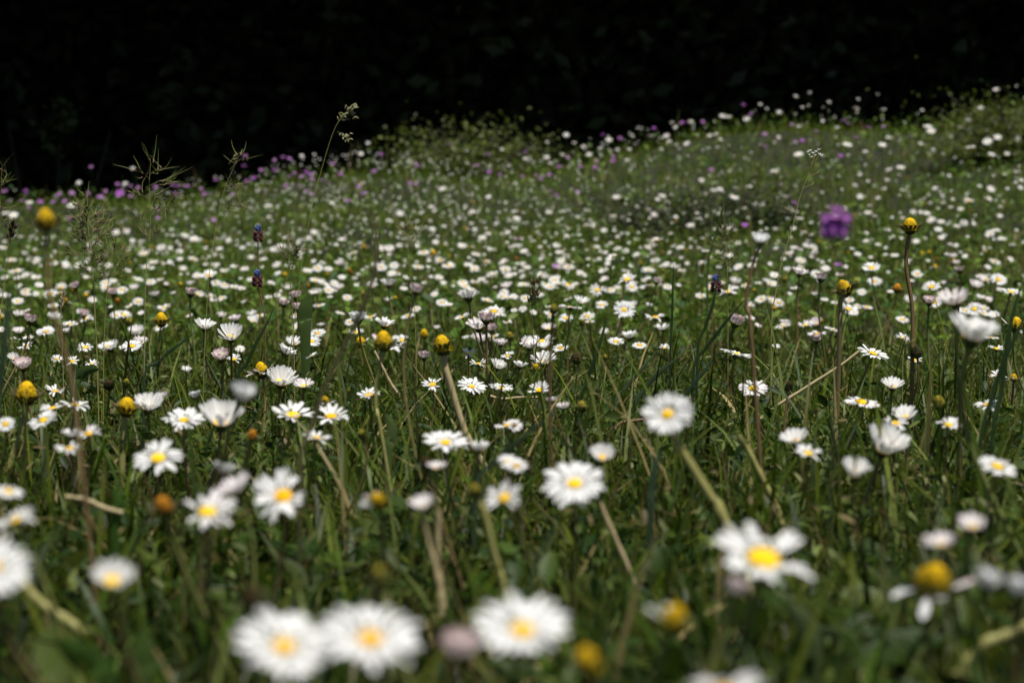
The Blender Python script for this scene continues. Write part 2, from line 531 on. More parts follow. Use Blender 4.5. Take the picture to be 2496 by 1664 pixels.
def petals_mesh(kind, seed):
    r = random.Random(seed)
    mb = MB()
    G = r.gauss
    if kind in 'ofskh p'.replace(' ', '') or kind in 'cp':
        pass
    pk = {'k': 0.30, 'p': 0.6}.get(kind, 0.0)
    if kind == 'h' and r.random() < 0.4: pk = 0.18
    if kind in 'os' and r.random() < 0.3: pk = 0.14
    if kind == 'o':
        n = r.randint(27, 36); e0, e1 = r.uniform(4, 22), r.uniform(-14, 6); sd2 = 6
    elif kind == 'f':
        n = r.randint(36, 46); e0, e1 = r.uniform(10, 20), r.uniform(-10, 4); sd2 = 8
    elif kind == 's':
        n = r.randint(17, 23); e0, e1 = r.uniform(10, 30), r.uniform(-5, 20); sd2 = 11
    elif kind in 'ck':
        n = r.randint(24, 34); e0, e1 = r.uniform(34, 50), r.uniform(28, 58); sd2 = 7
    else:
        n = r.randint(22, 28); e0, e1 = r.uniform(34, 48), r.uniform(56, 82); sd2 = 9
    gap0 = r.uniform(0, 6.28); gapw = r.choice([0, 0, 0.3, 0.6]) if kind != 's' else r.uniform(0.5, 1.4)
    # gentle asymmetry: one side lifted
    lift = r.uniform(0, 12) if kind in 'os' else r.uniform(0, 7); la = r.uniform(0, 6.28)
    for i in range(n):
        th = 2 * math.pi * (i + r.uniform(-0.28, 0.28)) / n
        if kind in 'osck' and abs((th - gap0 + math.pi) % (2 * math.pi) - math.pi) < gapw * 0.5:
            continue
        lay = i % 2
        a = e0 + G(0, sd2 * 0.7) + lay * (6 if kind != 'f' else 10) + lift * math.cos(th - la)
        bq = e1 + G(0, sd2) + lay * 3 + lift * math.cos(th - la)
        if kind == 's' and r.random() < 0.18:
            bq -= r.uniform(20, 55)
        worn = r.random() < 0.07
        ln = (0.80 if kind in 'osfck' else 0.62) * (r.uniform(0.88, 1.06) if kind != 'f' else r.uniform(.78, 1.08)) * (r.uniform(.45, .8) if worn else 1)
        wd = {'o': 0.185, 'f': 0.155, 's': 0.20, 'c': 0.19, 'k': 0.19, 'h': 0.25, 'p': 0.25}[kind] * r.uniform(0.8, 1.2)
        petal(mb, th, R_(a), R_(bq), ln, wd, r0=0.2 + 0.02 * lay, z0=0.01 * lay, bend=r.gauss(0, 0.06), pink=pk * r.uniform(0.5, 1.1), tone=r.uniform(0.93, 1.0), twist=r.gauss(0, 0.15))
    V = np.concatenate(mb.V)
    width = 2 * np.percentile(np.hypot(V[:, 0], V[:, 1]), 96)
    zc = 0.5 * V[:, 2].max() if kind in 'ckhp' else 0.25 * V[:, 2].max()
    me = mb.mesh("petals", M_PETAL)
    return me, width, zc, mb


def dome(mb, r, h, z0=0.0, n=16, k=9, bump=0.05, col=None, seed=0, power=2.0, tipcol=None):
    rr = random.Random(seed)
    rows, cols = [], []
    for i in range(k):
        f = i / (k - 1)
        a = f * math.pi / 2
        rad = r * math.cos(a) ** (2.0 / power) if f < 1 else r * 0.02
        z = z0 + h * math.sin(a) ** (2.0 / power)
        row = []
        for j in range(n):
            th = 2 * math.pi * (j + 0.5 * (i % 2)) / n
            bb = 1 + bump * (1 if (i + j) % 2 else -1) * (0.5 + rr.random())
            row.append([rad * bb * math.cos(th), rad * bb * math.sin(th), z + r * bump * 0.6 * (rr.random() - .5)])
        rows.append(row)
        if col is not None:
            c = np.array(col)
            if tipcol is not None: c = c + (np.array(tipcol) - c) * (1 - f) ** 1.5
            cols.append(c)
    mb.grid(rows, np.array(cols) if col is not None else None, close=True)


def disc_mesh(seed):
    mb = MB(); dome(mb, 0.25, 0.12, 0.02, 18, 7, 0.06, seed=seed)
    return mb.mesh("florets", M_DISC, colour=False)


def calyx_mesh(seed, spread=0.0, m=M_CALYX, r=0.24):
    """cup under the head with a ring of pointed bracts"""
    rr = random.Random(seed); mb = MB()
    th = np.linspace(0, 2 * np.pi, 14, endpoint=False)
    prof = [(0.07, -0.26), (0.13, -0.24), (r * 0.85, -0.14), (r, -0.03), (r * 0.8, 0.02)]
    mb.grid([[(a * math.cos(t), a * math.sin(t), z) for t in th] for a, z in prof], close=True)
    for i in range(13):
        t = 2 * math.pi * (i + rr.uniform(-.2, .2)) / 13
        e0 = 1.05 - spread; e1 = 0.75 - spread * 1.4
        petal(mb, t, e0, e1, 0.34 * rr.uniform(0.85, 1.15), 0.13, r0=r * 0.82, z0=-0.14)
    return mb.mesh("calyx", m, colour=False)


def cone_mesh(kind, seed):
    """bare domed seed head of a daisy whose petals have fallen; radius 1 = half the cone's width"""
    r = random.Random(seed); mb = MB()
    if kind == 'b':
        c0, c1 = (0.055, 0.032, 0.014), (0.05, 0.045, 0.02)
    elif kind == 'g':
        c0, c1 = (0.34, 0.27, 0.03), (0.12, 0.14, 0.03)
    elif kind == 'r':
        c0, c1 = (0.62, 0.25, 0.02), (0.35, 0.16, 0.02)
    else:
        c0, c1 = (0.78, 0.47, 0.010), (0.46, 0.33, 0.018)
    dome(mb, 1.0, r.uniform(1.5, 1.95), -0.35, 28, 18, 0.115, c0, seed, r.uniform(1.75, 2.1), c1)
    return mb.mesh("seed_cone", M_CONE)


KINDS = {'o': 14, 'f': 6, 's': 12, 'c': 10, 'k': 5, 'h': 5, 'p': 5}
PET = {k: [petals_mesh(k, 100 * ord(k) + i) for i in range(n)] for k, n in KINDS.items()}
DISC = [disc_mesh(i) for i in range(4)]
CAL = [calyx_mesh(i) for i in range(3)]
CALD = [calyx_mesh(i + 10, (0.05, 0.2, 0.12)[i], M_DRY, 0.24) for i in range(3)]
CALG = [calyx_mesh(i + 20, (-0.3, 0.15, -0.1, 0.3)[i], M_CALYX, 0.24) for i in range(4)]
CONE = {k: [cone_mesh(k, 50 * ord(k) + i) for i in range(3)] for k in 'ybgr'}

# remnants: a ring of few withered petals under a cone
def remnant_mesh(seed):
    r = random.Random(seed); mb = MB()
    for i in range(r.randint(4, 8)):
        th = r.uniform(0, 6.28) if r.random() < .3 else r.gauss(seed * 2.1, 0.9)
        petal(mb, th, R_(r.uniform(5, 50)), R_(r.uniform(-40, 60)), r.uniform(1.3, 2.0), 0.55, r0=0.8, z0=-0.25, pink=r.choice([0, 0, .5]), tone=0.95)
    return mb.mesh("withered_petals", M_PETAL)


REM = [remnant_mesh(i) for i in range(4)]


def head_matrix(a, b, spin):
    n = Vector((math.tan(R_(b)), -math.tan(R_(min(a, 80))), 1.0)).normalized()
    return n, (Vector((0, 0, 1)).rotation_difference(n) @ Quaternion((0, 0, 1), spin))


def stem_points(head, n, path, d, rnd, wander=1.0, droop=0.0):
    """points from the flower head down to the soil"""
    hgt = head.z - gz(head.x, head.y)
    if path:
        pts = [head] + [at(px, py, d) for px, py in path]
        last = pts[-1]
        dirv = (pts[-1] - pts[-2]).normalized()
        for i in range(40):
            if last.z <= gz(last.x, last.y) - 0.002: break
            dirv = (dirv + Vector((0, 0, -0.12))).normalized()
            last = last + dirv * 0.008
        pts.append(last)
        return smooth_path([list(p) for p in pts], 20)
    off = hgt * 0.35 * wander
    bx, by = head.x - n.x * hgt * 0.25 + rnd.uniform(-off, off), head.y - n.y * hgt * 0.15 + rnd.uniform(-off * .4, off * .8)
    base = Vector((bx, by, gz(bx, by) - 0.003))
    L = (head - base).length
    j = Vector((rnd.uniform(-.1, .1), rnd.uniform(-.1, .1), 0)) * L
    return bez(head, head - n * L * 0.35, base + Vector((0, 0, L * 0.4)) + j, base, 9)


def add_stem(par, pts, rad, m, sides=6):
    base = pts[-1]
    mb = MB()
    k = len(pts)
    rr = np.full(k, rad); rr[0] *= 1.25; rr *= np.linspace(1.0, 1.12, k)
    mb.tube(np.array(pts) - np.array(base), rr, sides)
    return link("stem", mb.mesh("stem", m, colour=False), par)


def solve_depth(px, py, H):
    """first depth along the pixel's ray where it is H above the soil"""
    prev = None
    for d in np.concatenate([np.arange(0.3, 2, 0.02), np.arange(2, 8.9, 0.05)]):
        p = at(px, py, d)
        if p.z <= gz(p.x, p.y) + H:
            return float(d)
    return None


# ------------------------------------------------------------------ what stands where (read off the photograph: centre, width, state)
CROPS = {'N1': (0, 760, 3.769), 'N2': (624, 760, 3.769), 'N3': (1248, 760, 3.769), 'N4': (1872, 760, 3.769),
         'S1': (0, 1144, 2.827), 'S2': (832, 1144, 2.827), 'S3': (1664, 1144, 2.827),
         'M1': (0, 400, 3.769), 'M2': (624, 400, 3.769), 'M3': (1248, 400, 3.769), 'M4': (1872, 400, 3.769),
         'U1': (0, 150, 2.827), 'U2': (832, 150, 2.827), 'U3': (1664, 150, 2.827)}
FL = []     # dicts: px, py, w (photo pixels), k, a, b, label, path, d


def cat(crop, text):
    x0, y0, s = CROPS[crop]
    for item in text.replace('\n', ';').split(';'):
        item = item.strip()
        if not item: continue
        lab = None
        if '"' in item:
            item, lab = item.split('"')[:2]
        t = item.split()
        f = dict(px=x0 + float(t[0]) / s, py=y0 + float(t[1]) / s, w=float(t[2]) / s, k=t[3] if len(t) > 3 else 'o', label=lab)
        for q in t[4:]:
            key, v = q.split('=')
            if key == 'path':
                f['path'] = [(x0 + float(p.split(',')[0]) / s, y0 + float(p.split(',')[1]) / s) for p in v.split('|')]
            elif key == 'm':
                f['m'] = v
            else:
                f[key] = float(v)
        FL.append(f)


# k: o open, f dense, s sparse petals, c cupped, k pink-tinged cup, h closing bud, p pink closing bud,
#    y yellow cone, q cone with petal remnants, g green-yellow cone, r orange cone, b brown head, v violet
cat('S2', '''
200 1150 800 f a=34 b=8 "large blurred dense daisy at the bottom, overlapping the right side of its near twin"
1250 1080 750 f a=34 b=6 "large blurred dense daisy alone at the bottom centre, right of the pink bud"
1605 90 470 f a=38 b=-4 "blurred cupped daisy with a broken lower edge, below left of the left-leaning big daisy"
810 1200 300 p a=15 d=0.5 "blurred dusky pink closed bud between the big daisies at the bottom"
1690 1300 190 y a=12 "blurred yellow cone low at the bottom, right of the lone big daisy"
2300 1000 170 q a=12 "blurred yellow cone with pale petals on its left, near the bottom"
245 200 85 q a=20; 1120 190 160 s a=45 b=-20 "small ragged white daisy on the long diagonal straw stem"
920 130 95 g a=10 path=990,300|1040,520|1090,700|1120,830 m=olive r=8; 560 230 90 k; 270 720 80 g''')
cat('S3', '''
560 600 740 s a=35 b=6 "big blurred daisy with wide gappy petals and round disc, lower right"
375 800 220 p a=5 "blurred pink closed bud tucked below the big gappy daisy"
1730 735 235 q a=25 b=5 d=0.62 "fat blurred yellow cone with white petals behind its top, lower right"
1770 490 190 k a=20; 280 1530 600 o a=25 "big white daisy cut off by the bottom edge, right of centre"
1990 370 110 k; 2110 750 80 h; 2330 800 110 h''')
cat('S1', '''
60 150 230 o a=26 b=12 "blurred white daisy cut by the left edge, above the largest edge blur"
105 345 120 s; -60 650 560 f a=35 b=10 d=0.52 "largest blurred daisy, cut off by the left edge"
770 730 330 c a=38 b=4 "small blurred white daisy alone in the dark grass, lower left"
1120 225 150 r a=15; 1430 280 450 s a=28 b=2 "flat gappy daisy beside its upright twin, left of centre foreground"
1620 110 270 k a=25; 1950 170 460 s a=48 b=-3 "gappy daisy facing the camera, right of its flat twin"
1960 1205 760 f a=34 b=12 "large blurred dense daisy at the bottom, left of its overlapping twin"
1730 870 220 b a=5 "blurred brown spent head above the left big bottom daisy"''')
cat('N1', '''
290 65 100 s; 500 45 150 c a=10; 785 55 165 s a=20; 170 170 130 k; 260 235 115 o; 235 315 165 s a=24
385 190 130 c; 610 170 80 c; 20 160 60 o; 120 410 120 c; 205 470 190 p a=20 "closing pinkish daisy with orange centre, far left"
525 430 60 s; 665 450 140 s; 985 320 185 o a=30; 1130 330 60 o; 845 470 110 s
1885 115 220 c a=20 b=8; 2120 190 260 c a=34 "blurred cupped daisy with bright disc above a pinkish bud, left half"
2030 390 175 p a=25 b=-5 "pinkish closing bud just below a blurred cupped daisy"
2150 430 110 s; 2205 340 100 o; 1715 525 60 c; 510 720 215 s a=20 b=8
245 720 165 Y a=8 path=225,950|180,1150|110,1350 m=olive r=8 "blurred yellow cone over a wide dark ruff, left edge"
1160 645 70 g; 1165 845 145 Y a=5 path=1140,1000|1130,1200|1120,1440 m=olive r=8 "blurred narrow yellow cone beside a cupped white daisy, left"
1360 830 310 c a=24 b=3 "cupped white daisy leaning against the blurred narrow cone"
1795 755 125 h a=5; 1480 770 110 k; 690 850 300 s a=8 "ragged daisy with few upright petals, left of the narrow cone"
395 990 290 o a=32 b=-14 "open daisy with gaps facing left, near the left edge"
480 880 230 s a=22; 50 1030 130 o; 660 1110 150 c; 815 1110 190 s
1690 985 410 f a=24 b=4 "dense flat daisy left of the overlapping cupped pair"
2035 935 440 c a=22 b=5 "blurred cupped daisy overlapping the dense flat daisy"
2240 730 250 h a=20 b=20 d=0.85 "blurred closed white bud leaning right above the cupped daisies"
1450 1335 490 s a=38 b=3 "daisy with a notch of missing petals and bright disc, left foreground"
20 50 45 y; 1185 90 80 g a=10 b=-25 path=1240,200|1320,380|1420,580|1520,820 m=straw "nodding yellowish seed head on a pale leaning stalk, left"
1480 55 100 Y a=5 path=1465,200|1470,400|1540,700|1570,820 m=red
2320 1120 80 r; 640 1250 110 s; 2060 1430 150 c; 1000 650 100 b''')
cat('N2', '''
30 30 130 o; 370 30 110 o; 770 10 100 p; 930 40 165 h a=10 "closed white globe-shaped daisy, sharp, left of centre"
1180 95 205 c a=18; 1395 35 150 o; 600 115 90 k; 565 195 160 o a=32; 280 350 200 c a=5 b=25
960 262 95 q a=5; 1170 245 155 q a=8 d=1.3 path=1150,420|1110,600|1100,900|1130,1000 m=olive "blurred yellow cone with one pink petal on its right"
1545 190 82 y; 1710 285 165 y a=2 path=1740,520|1790,680|1850,900|1940,1150|2100,1420|2280,1720|2700,2300|3050,2600 m=straw r=9 "tall blurred yellow cone on a long diagonal stem, centre"
1340 255 150 s; 1275 335 100 o; 1545 390 125 p; 510 405 60 s; 1660 140 80 k
2040 110 230 k a=15 b=-10 "pink-tinged open daisy touching a smaller pink bud"; 2165 140 120 p; 2110 30 140 o; 2215 15 190 o
2310 90 80 s; 2330 215 75 g; 1950 375 150 s; 2040 470 170 s; 2230 480 170 c a=20 b=20; 2310 400 90 s; 1930 235 60 c
45 515 130 q; 235 600 310 c a=32 b=10 "blurred full cupped daisy below left of the closed globe"
440 660 200 k; 1035 755 230 s a=26; 1620 660 225 s a=30 b=-6 "sharp daisy with upright petals, left of two dense flat daisies"
1985 680 300 f a=26 b=14 "dense daisy drooping right, left of a flatter dense one"; 2250 690 230 f a=22 b=4 "flat dense daisy, right one of the dense pair at centre"
340 930 420 s a=26 b=6 "blurred gappy daisy spreading upright petals, left of centre"; 630 810 100 q
690 945 340 s a=22 b=3 "blurred gappy daisy overlapping the right of a similar one"; 555 1150 290 s a=12
1740 1190 440 f a=26 b=2 "dense daisy in front of the long diagonal stem, centre"; 2050 1230 120 c; 2300 1035 170 s; 2310 1370 150 o a=32
970 1110 60 g; 1560 1380 140 b; 1660 1410 80 k''')
cat('N3', '''
690 40 160 o; 710 90 110 o; 645 85 66 g a=4 path=630,160|600,260|585,320 m=olive; 1315 45 200 s; 270 265 230 s; 1075 210 170 c a=10 path=1045,290|1020,400|1000,560 m=dark "sharp cupped daisy on a dark stem above the grass tuft, centre"
955 270 160 o; 845 175 50 s; 1400 325 70 s; 2060 385 310 o a=6 b=16 "flat daisy tilted right seen edge-on, right of centre"
290 430 250 c a=22 b=-4; 75 480 150 c; 220 500 48 y; 855 412 44 g a=4 path=860,540|835,700|800,880|700,1140 m=olive
595 400 110 b a=4 path=600,480|590,700|580,960 m=olive; 250 710 215 s a=34
2215 700 280 o a=38 "sharp open daisy facing the camera, right of the left-leaning big daisy"
1420 930 480 f a=52 b=-28 d=0.87 r=11 path=1500,1170|1580,1310|1700,1500|1850,1740|1950,1900 m=olive "big blurred daisy leaning left on a thick pale stem"
640 850 105 g; 470 860 110 k; 370 800 100 k; 20 1040 170 o
830 1300 270 c a=30; 2190 50 100 o; 2055 65 60 o; 2260 120 70 o; 40 1410 150 o''')
cat('N4', '''
155 90 110 k; 485 75 55 y; 445 235 120 p a=10; 75 320 70 c; 965 380 300 o a=18 b=18 "open daisy tilted right at the top of the leaning straw"
1235 70 140 o; 770 0 140 o; 1340 440 160 s; 1900 160 480 c a=12 d=0.95 "blurred greyish daisy with few upright petals, right edge"
2280 95 125 q; 1145 660 230 c a=24; 860 825 340 o a=26 b=8 "open daisy with a shaded upper petal, right third"
1250 940 270 c a=30; 1175 1015 190 s; 1660 1030 260 s a=30; 2015 850 240 s a=14; 2115 580 120 s; 1570 820 120 g
240 1150 290 c a=24; 370 1290 220 s a=30; 1090 1180 430 c a=34 b=14 "blurred cupped daisy with creamy lower petals, right foreground"
800 1430 300 c a=30 "cupped daisy with bluish shaded petal below the creamy one"; 2110 1420 400 o a=28 b=14 "open daisy tilted right, cut by the right edge"
185 665 85 b a=4 path=180,760|165,900|150,1050 m=red; 1360 345 110 b; 1980 10 120 o; 2060 30 80 o; 2260 595 60 q''')
cat('M1', '''
1065 625 95;1165 615 80;120 470 110;50 450 90;660 380 110;270 350 90;1700 655 100;1785 690 110;2100 700 80;2015 780 80;2230 770 80 c;2310 855 80;860 720 60;820 740 70;1480 765 110;1560 770 70;1650 800 85;1320 820 120;105 880 120;330 885 110;510 915 80;1410 900 110;1540 910 150 s;1650 870 80;1775 870 120;1000 930 90;820 960 80;720 930 90;1335 940 100;1680 955 90;1890 920 70;1980 920 100;150 980 160;230 1020 110;330 1040 110;45 1040 100;160 1045 80;790 1040 80;975 1090 130;1040 1070 90;1385 1080 120;1470 1060 80;1235 1040 60 k;360 1110 100;1120 1155 130
1915 1020 180 o a=24 path=1908,1080|1915,1200|1945,1400 m=olive "sharp open daisy standing above the others, upper left"
1980 1090 110;2060 1110 110;2220 1140 90;2300 1060 80;240 1190 110;330 1190 80;460 1190 150;850 1240 100;2030 1230 130;1960 1250 100;1590 1180 60;1270 1260 120;1190 1300 100;1140 1380 170;1060 1390 110;600 1250 60 q;490 1300 110;500 1390 140 c;250 1340 80;740 1350 90;1295 1365 60;1020 1310 70;30 770 80;20 1200 80;2310 1370 110 c;1740 1390 80;2240 1260 50;1860 1200 80 k;1750 1090 100 k;2250 960 100;2050 980 80;2150 940 90;1530 1100 70 k;1420 1190 120 k a=2;725 170 65;1150 180 70;1220 40 60
415 490 150 Y a=4 d=0.85 path=425,760|440,1000|460,1250|560,1600|700,2300 m=red r=5.5 "tall blurred yellow cone with a dark ruff, upper left edge"
1490 905 45 y;680 1150 70 y;1660 1100 50 y;790 1200 55 y;570 1210 40 y;1890 715 40 y;480 890 36 y;1400 760 40 y;1140 770 36 y;1170 820 35 y;330 820 35 y;1195 905 35 y;1080 1250 60 r;20 1400 40 y
200 330 70 v;370 340 80 v;540 280 80 v;590 335 70 v;490 350 60 v;660 260 80 v;810 265 55 v;920 290 90 v;1100 270 100 v;1080 180 50 v;1270 210 60 v;1200 200 40 v;70 340 50 v;40 240 80 v;235 245 45 v;1190 290 60 v;1985 145 70 v;1960 505 75 v;1850 220 50 v;2240 15 60 v;2265 155 50 v;2165 200 45 v;630 500 60 v;835 20 50 v;1450 490 45 v;1310 700 40 v;1440 410 40 v;2130 270 50 v''')
cat('M2', '''
110 385 90;120 485 60;970 180 90;700 355 75;1795 95 80;1710 225 85;2135 300 70;1615 390 80;1325 455 90;1990 435 80;1240 525 45;1600 520 50;1620 600 85;1480 590 60;1980 545 60;2010 600 70;1730 570 60;2130 640 80;2080 675 90;2310 625 80;530 625 85;485 680 70;795 690 85;1650 715 85;1320 745 85;1480 750 80;1895 750 110;2020 825 110;735 740 65;235 750 110;160 780 90;385 725 70;585 810 60;900 810 80;1150 770 90;1225 770 110;1540 810 130;2150 780 70;2340 760 70;75 870 80;190 920 100;405 810 90;530 890 70;605 900 50;570 955 115;665 960 100;770 905 95 k;1100 920 90;1150 945 130;1270 930 100;1490 940 130;1585 945 50;1360 935 40 k;1690 880 120 s;1770 930 150 o b=10;1950 925 100;2010 960 120;2280 885 90;2290 965 130;2070 1050 90;2180 1010 120 s;200 1000 80;140 1090 90;545 1065 120;790 1035 95;650 1110 80;720 1095 100;300 1130 90 k;1250 1000 110;1375 1040 80;1680 1040 100;1720 1090 80;1065 1110 120 c
1215 1080 165 c a=2;1360 1140 90;510 1170 60;560 1175 60;200 1200 80;250 1235 60;330 1230 60;115 1220 80;840 1225 110;580 1295 130;730 1160 50;1220 1240 110 s;1640 1195 90;1710 1270 130;1770 1290 90
1950 1200 220 c a=-6 "sharp cupped daisy showing its dark green calyx, centre"
2125 1250 140;2320 1220 100;2185 1350 210 o a=30;1470 1330 110
1480 1140 135 p a=4 d=1.25 "blurred upright bud striped white and crimson, centre"
680 1220 60;920 1110 60;940 1010 50
990 758 55 q;1625 808 60 Y;1435 575 30 y;1920 590 45 y;1565 490 30 y;1995 350 40 y;2120 900 50 q;265 1010 55 y;655 1010 40 y;480 1110 40 r;980 1180 60 g;1280 1225 45 y;1725 740 25 y;1965 760 30 y;1780 840 35 y;1305 990 30 y;860 975 60 r;95 810 30 y;2110 600 30 y;1845 450 30 y;405 385 30 y
400 195 60 v;355 75 50 v;460 75 70 v;410 110 50 v;515 135 60 v;610 140 60 v;670 170 50 v;515 270 45 v;460 240 35 v;45 50 50 v;170 55 45 v;310 105 40 v;700 5 50 v;940 210 50 v;990 265 40 v;845 335 55 v;1415 170 50 v;1470 175 45 v;1480 10 50 v;1085 60 70 v;775 90 50 v;2240 90 60 v;2140 70 40 v;2020 5 70 v;1865 500 60 k;910 560 40 k''')
cat('M3', '''
340 440 80;480 430 55;30 430 70;105 445 50;45 500 90;930 475 90;1005 490 70;1310 465 95;1265 495 55;1380 290 90;1340 325 70;1425 365 75;1160 390 75;965 305 100 k;1250 400 60;1740 150 80;1850 245 70;1910 235 85;1780 275 70;2040 300 110;2060 225 60;2180 205 70;2255 370 95;2155 345 50;1630 370 45;1925 450 50 k;1580 450 40;1640 560 100;1505 485 60;1325 695 140 s a=10 path=1310,770|1320,860|1330,1000 m=olive;845 605 80;745 575 50;940 610 45;500 655 70;1010 635 40;690 555 40;635 705 50 k;1135 690 50 k;905 725 60;780 760 80;410 745 100 o b=15;440 805 100;1250 765 85;1480 755 60;1545 765 90;110 800 90;20 750 60;260 760 60;285 800 50;1045 795 80;980 770 70;1140 830 90;880 910 70;800 870 60;1645 685 40;1750 680 50;455 890 100;520 945 140;135 945 95;625 1000 95;280 945 60;830 980 90;1255 970 140;1420 920 100;1500 930 110;1610 910 60;1100 930 70;2080 940 110;2200 930 100;1900 945 60;15 1010 80;95 1030 70;270 1010 110;325 1035 90;385 1060 120;110 1105 120;515 1105 150 s b=12;350 1125 130;590 1095 60
1055 1055 200 s a=30 path=1030,1110|1020,1200|1010,1300 m=red "large gappy daisy standing over a cluster, centre right"
1045 980 100 f;1100 1130 140;830 1065 70;1275 1110 120;1355 1100 70;1250 1050 80;1430 1125 110;1530 1110 60;780 1150 170 s;900 1155 120;985 1185 60 p;1200 1130 60;20 1215 90;120 1230 110;230 1190 150 s b=12;515 1235 90 p;640 1250 170 c b=10;820 1290 140 o a=30
535 1315 225 o a=0 path=525,1400|520,1500 m=dark "flat daisy seen edge-on with dark calyx, left of the round dense daisy"
1030 1335 215 f a=58 b=5 "round dense daisy facing the camera, centre right"
1260 1290 90 c b=18;1735 1210 120 o a=40;1980 1165 190 s a=28 b=-8 "sharp gappy daisy among green pods, right of centre";2050 1135 90 o;1780 800 100 h a=5 path=1760,860|1730,980|1710,1120 m=olive
1900 805 85 p a=8 b=4 path=1885,890|1840,1000|1810,1150|1795,1350 m=olive "sharp pinkish closed bud on a curved dark stem"
2285 680 170 h a=20 b=3 d=1.2 path=2230,860|2200,980|2170,1130|2150,1300|2200,1600 m=red r=4.5 "blurred greyish closed bud on a red-brown stem, right of centre"
2340 1070 100 c;2190 1290 100 s;2290 1240 130;340 1310 80;20 1340 60;100 1330 90;200 1360 70;2000 590 70;1955 570 40;1730 500 60;1700 450 40
855 120 30 y;1305 340 35 y;1610 790 35 y;1050 880 30 y;1180 900 30 y;940 840 40 r;75 425 25 y;1505 520 35 y;75 665 25 y;540 895 35 y;1390 975 35 y;40 870 45 r
385 1315 85 g a=3 d=1.2 "blurred olive-yellow cone with a pale ruff, left of the round dense daisy"
2225 1155 40 y;1390 1020 35 g;650 575 25 y;1380 810 30 r;240 685 25 y
95 105 60 v;215 95 50 v;265 130 40 v;340 100 60 v;350 245 45 v;405 285 45 v;600 255 35 v;1830 50 60 v;405 930 80 v;430 20 50 v;630 15 60 v;2140 560 30 v;50 680 35 v;760 25 40 v''')
cat('M4', '''
65 65 110 s;10 90 50;160 295 95;845 95 60;1110 50 80;1220 30 100;1095 145 60;800 195 70 k;920 155 50;975 200 45;1065 225 70;1240 240 80;1010 310 65;845 300 80;1665 105 55;1945 200 55;2050 225 100;2200 225 50;2030 320 90;2320 215 70;2330 150 70;2275 70 60;1535 220 70;1700 325 55;1845 335 120 s;935 380 60;845 460 55;920 445 90;1140 490 45;1335 440 80;1400 440 60;1460 450 90;1500 510 110;1590 530 95;1770 410 75;1680 395 60;1610 355 60;2130 475 75;2135 390 55;1735 570 90;1800 540 90;1890 545 60;2095 610 110;2040 640 110;2150 685 110;1565 600 90;1590 675 80;1110 605 50;1225 680 60;1360 710 90;1010 735 70;905 630 60;900 705 80;330 625 70;400 645 60;285 500 80;240 765 90;410 775 110;825 825 90;1165 835 100;1080 830 60;1730 740 45;1810 845 70;1640 825 45;2085 895 130;2020 945 80;2230 870 80;1730 900 90 k;710 940 70;500 900 60;530 955 110;300 885 120;180 965 90 c;20 915 60;450 1010 140;490 1070 90;60 1020 110;950 950 190;980 1075 150;1370 1010 120;1500 1125 190;2120 1060 170 o b=12;2235 1170 210 o b=12;2120 1150 60;1990 1225 120 f;1910 1100 150 k
1705 1225 310 k a=14 d=1.15 "blurred pink-striped cupped daisy above the greyish one, right edge"
1895 1330 170;1530 1265 160;1125 1170 80;745 1245 110;740 1325 200 s a=24 b=12 "sharp open daisy just right of the fat blurred cone stem";520 1240 90;610 1270 80;820 1305 90;910 1310 120;2070 1380 130
295 985 180 k a=8 path=285,1070|270,1200|268,1450 m=dark "sharp upright pinkish cup on a dark red stem, right of centre"
40 1095 120;45 1255 110;245 1140 100;430 1190 80 k;1190 1125 85 r a=10 path=1180,1190|1160,1300|1100,1450 m=red;200 1190 50;190 820 110 s
145 870 50
1305 545 115 Y a=6 path=1290,680|1270,850|1275,1000|1310,1200|1330,1400|1325,1800 m=red r=4.8 "yellow cone on a tall wavy red-brown stem, right side"
690 1120 118 Y a=4 d=1.65 path=670,1240|665,1400|660,1500 m=red r=5 "blurred fat yellow cone left of the tall brown-stemmed one"
790 470 40 y;1285 130 35 r;95 245 35 r;1440 360 30 y;1415 820 55 y;1480 810 50 y;1550 870 40 r;1535 940 55 q;1705 880 45 y;2000 800 35 y;158 1050 52 G a=3 path=160,1160|140,1300|120,1450 m=olive "greenish-tipped cone with a dark star-shaped ruff, sharp"
55 1320 55 y;735 815 30 y;475 710 30 y;1850 430 35 r;810 1065 35 y
110 180 50 v;200 95 40 v;245 345 55 v;640 920 45 v''')
cat('U1', '''1690 650 40 v;1890 675 40 v;1995 665 50 v;1950 655 35 v;2290 705 40 v;2080 650 45;2165 640 35''')
cat('U2', '''740 570 55 v;1005 635 50 v;1270 625 35 v;275 635 40 v;520 705 45 v;1800 505 40 v;1920 525 40 v;2155 460 35 v;2030 570 35 v;1875 650 45 v;1870 685 40 v;1760 680 35 v;1560 660 30 v;2340 420 40 v
185 560 45;70 635 35;135 635 50;470 690 50;865 615 30;1105 605 45;1550 505 55;1605 560 40;1420 555 35;1670 585 50;1785 595 40;1845 540 60;1900 605 45;2005 510 45;2130 510 55;2240 510 60;2260 550 50;2310 575 40;2205 605 40;1985 605 45;1415 660 60;1270 670 50;1525 640 45;1705 640 50;2045 455 40;2280 420 40;2300 455 40;1970 680 50;1440 700 55''')
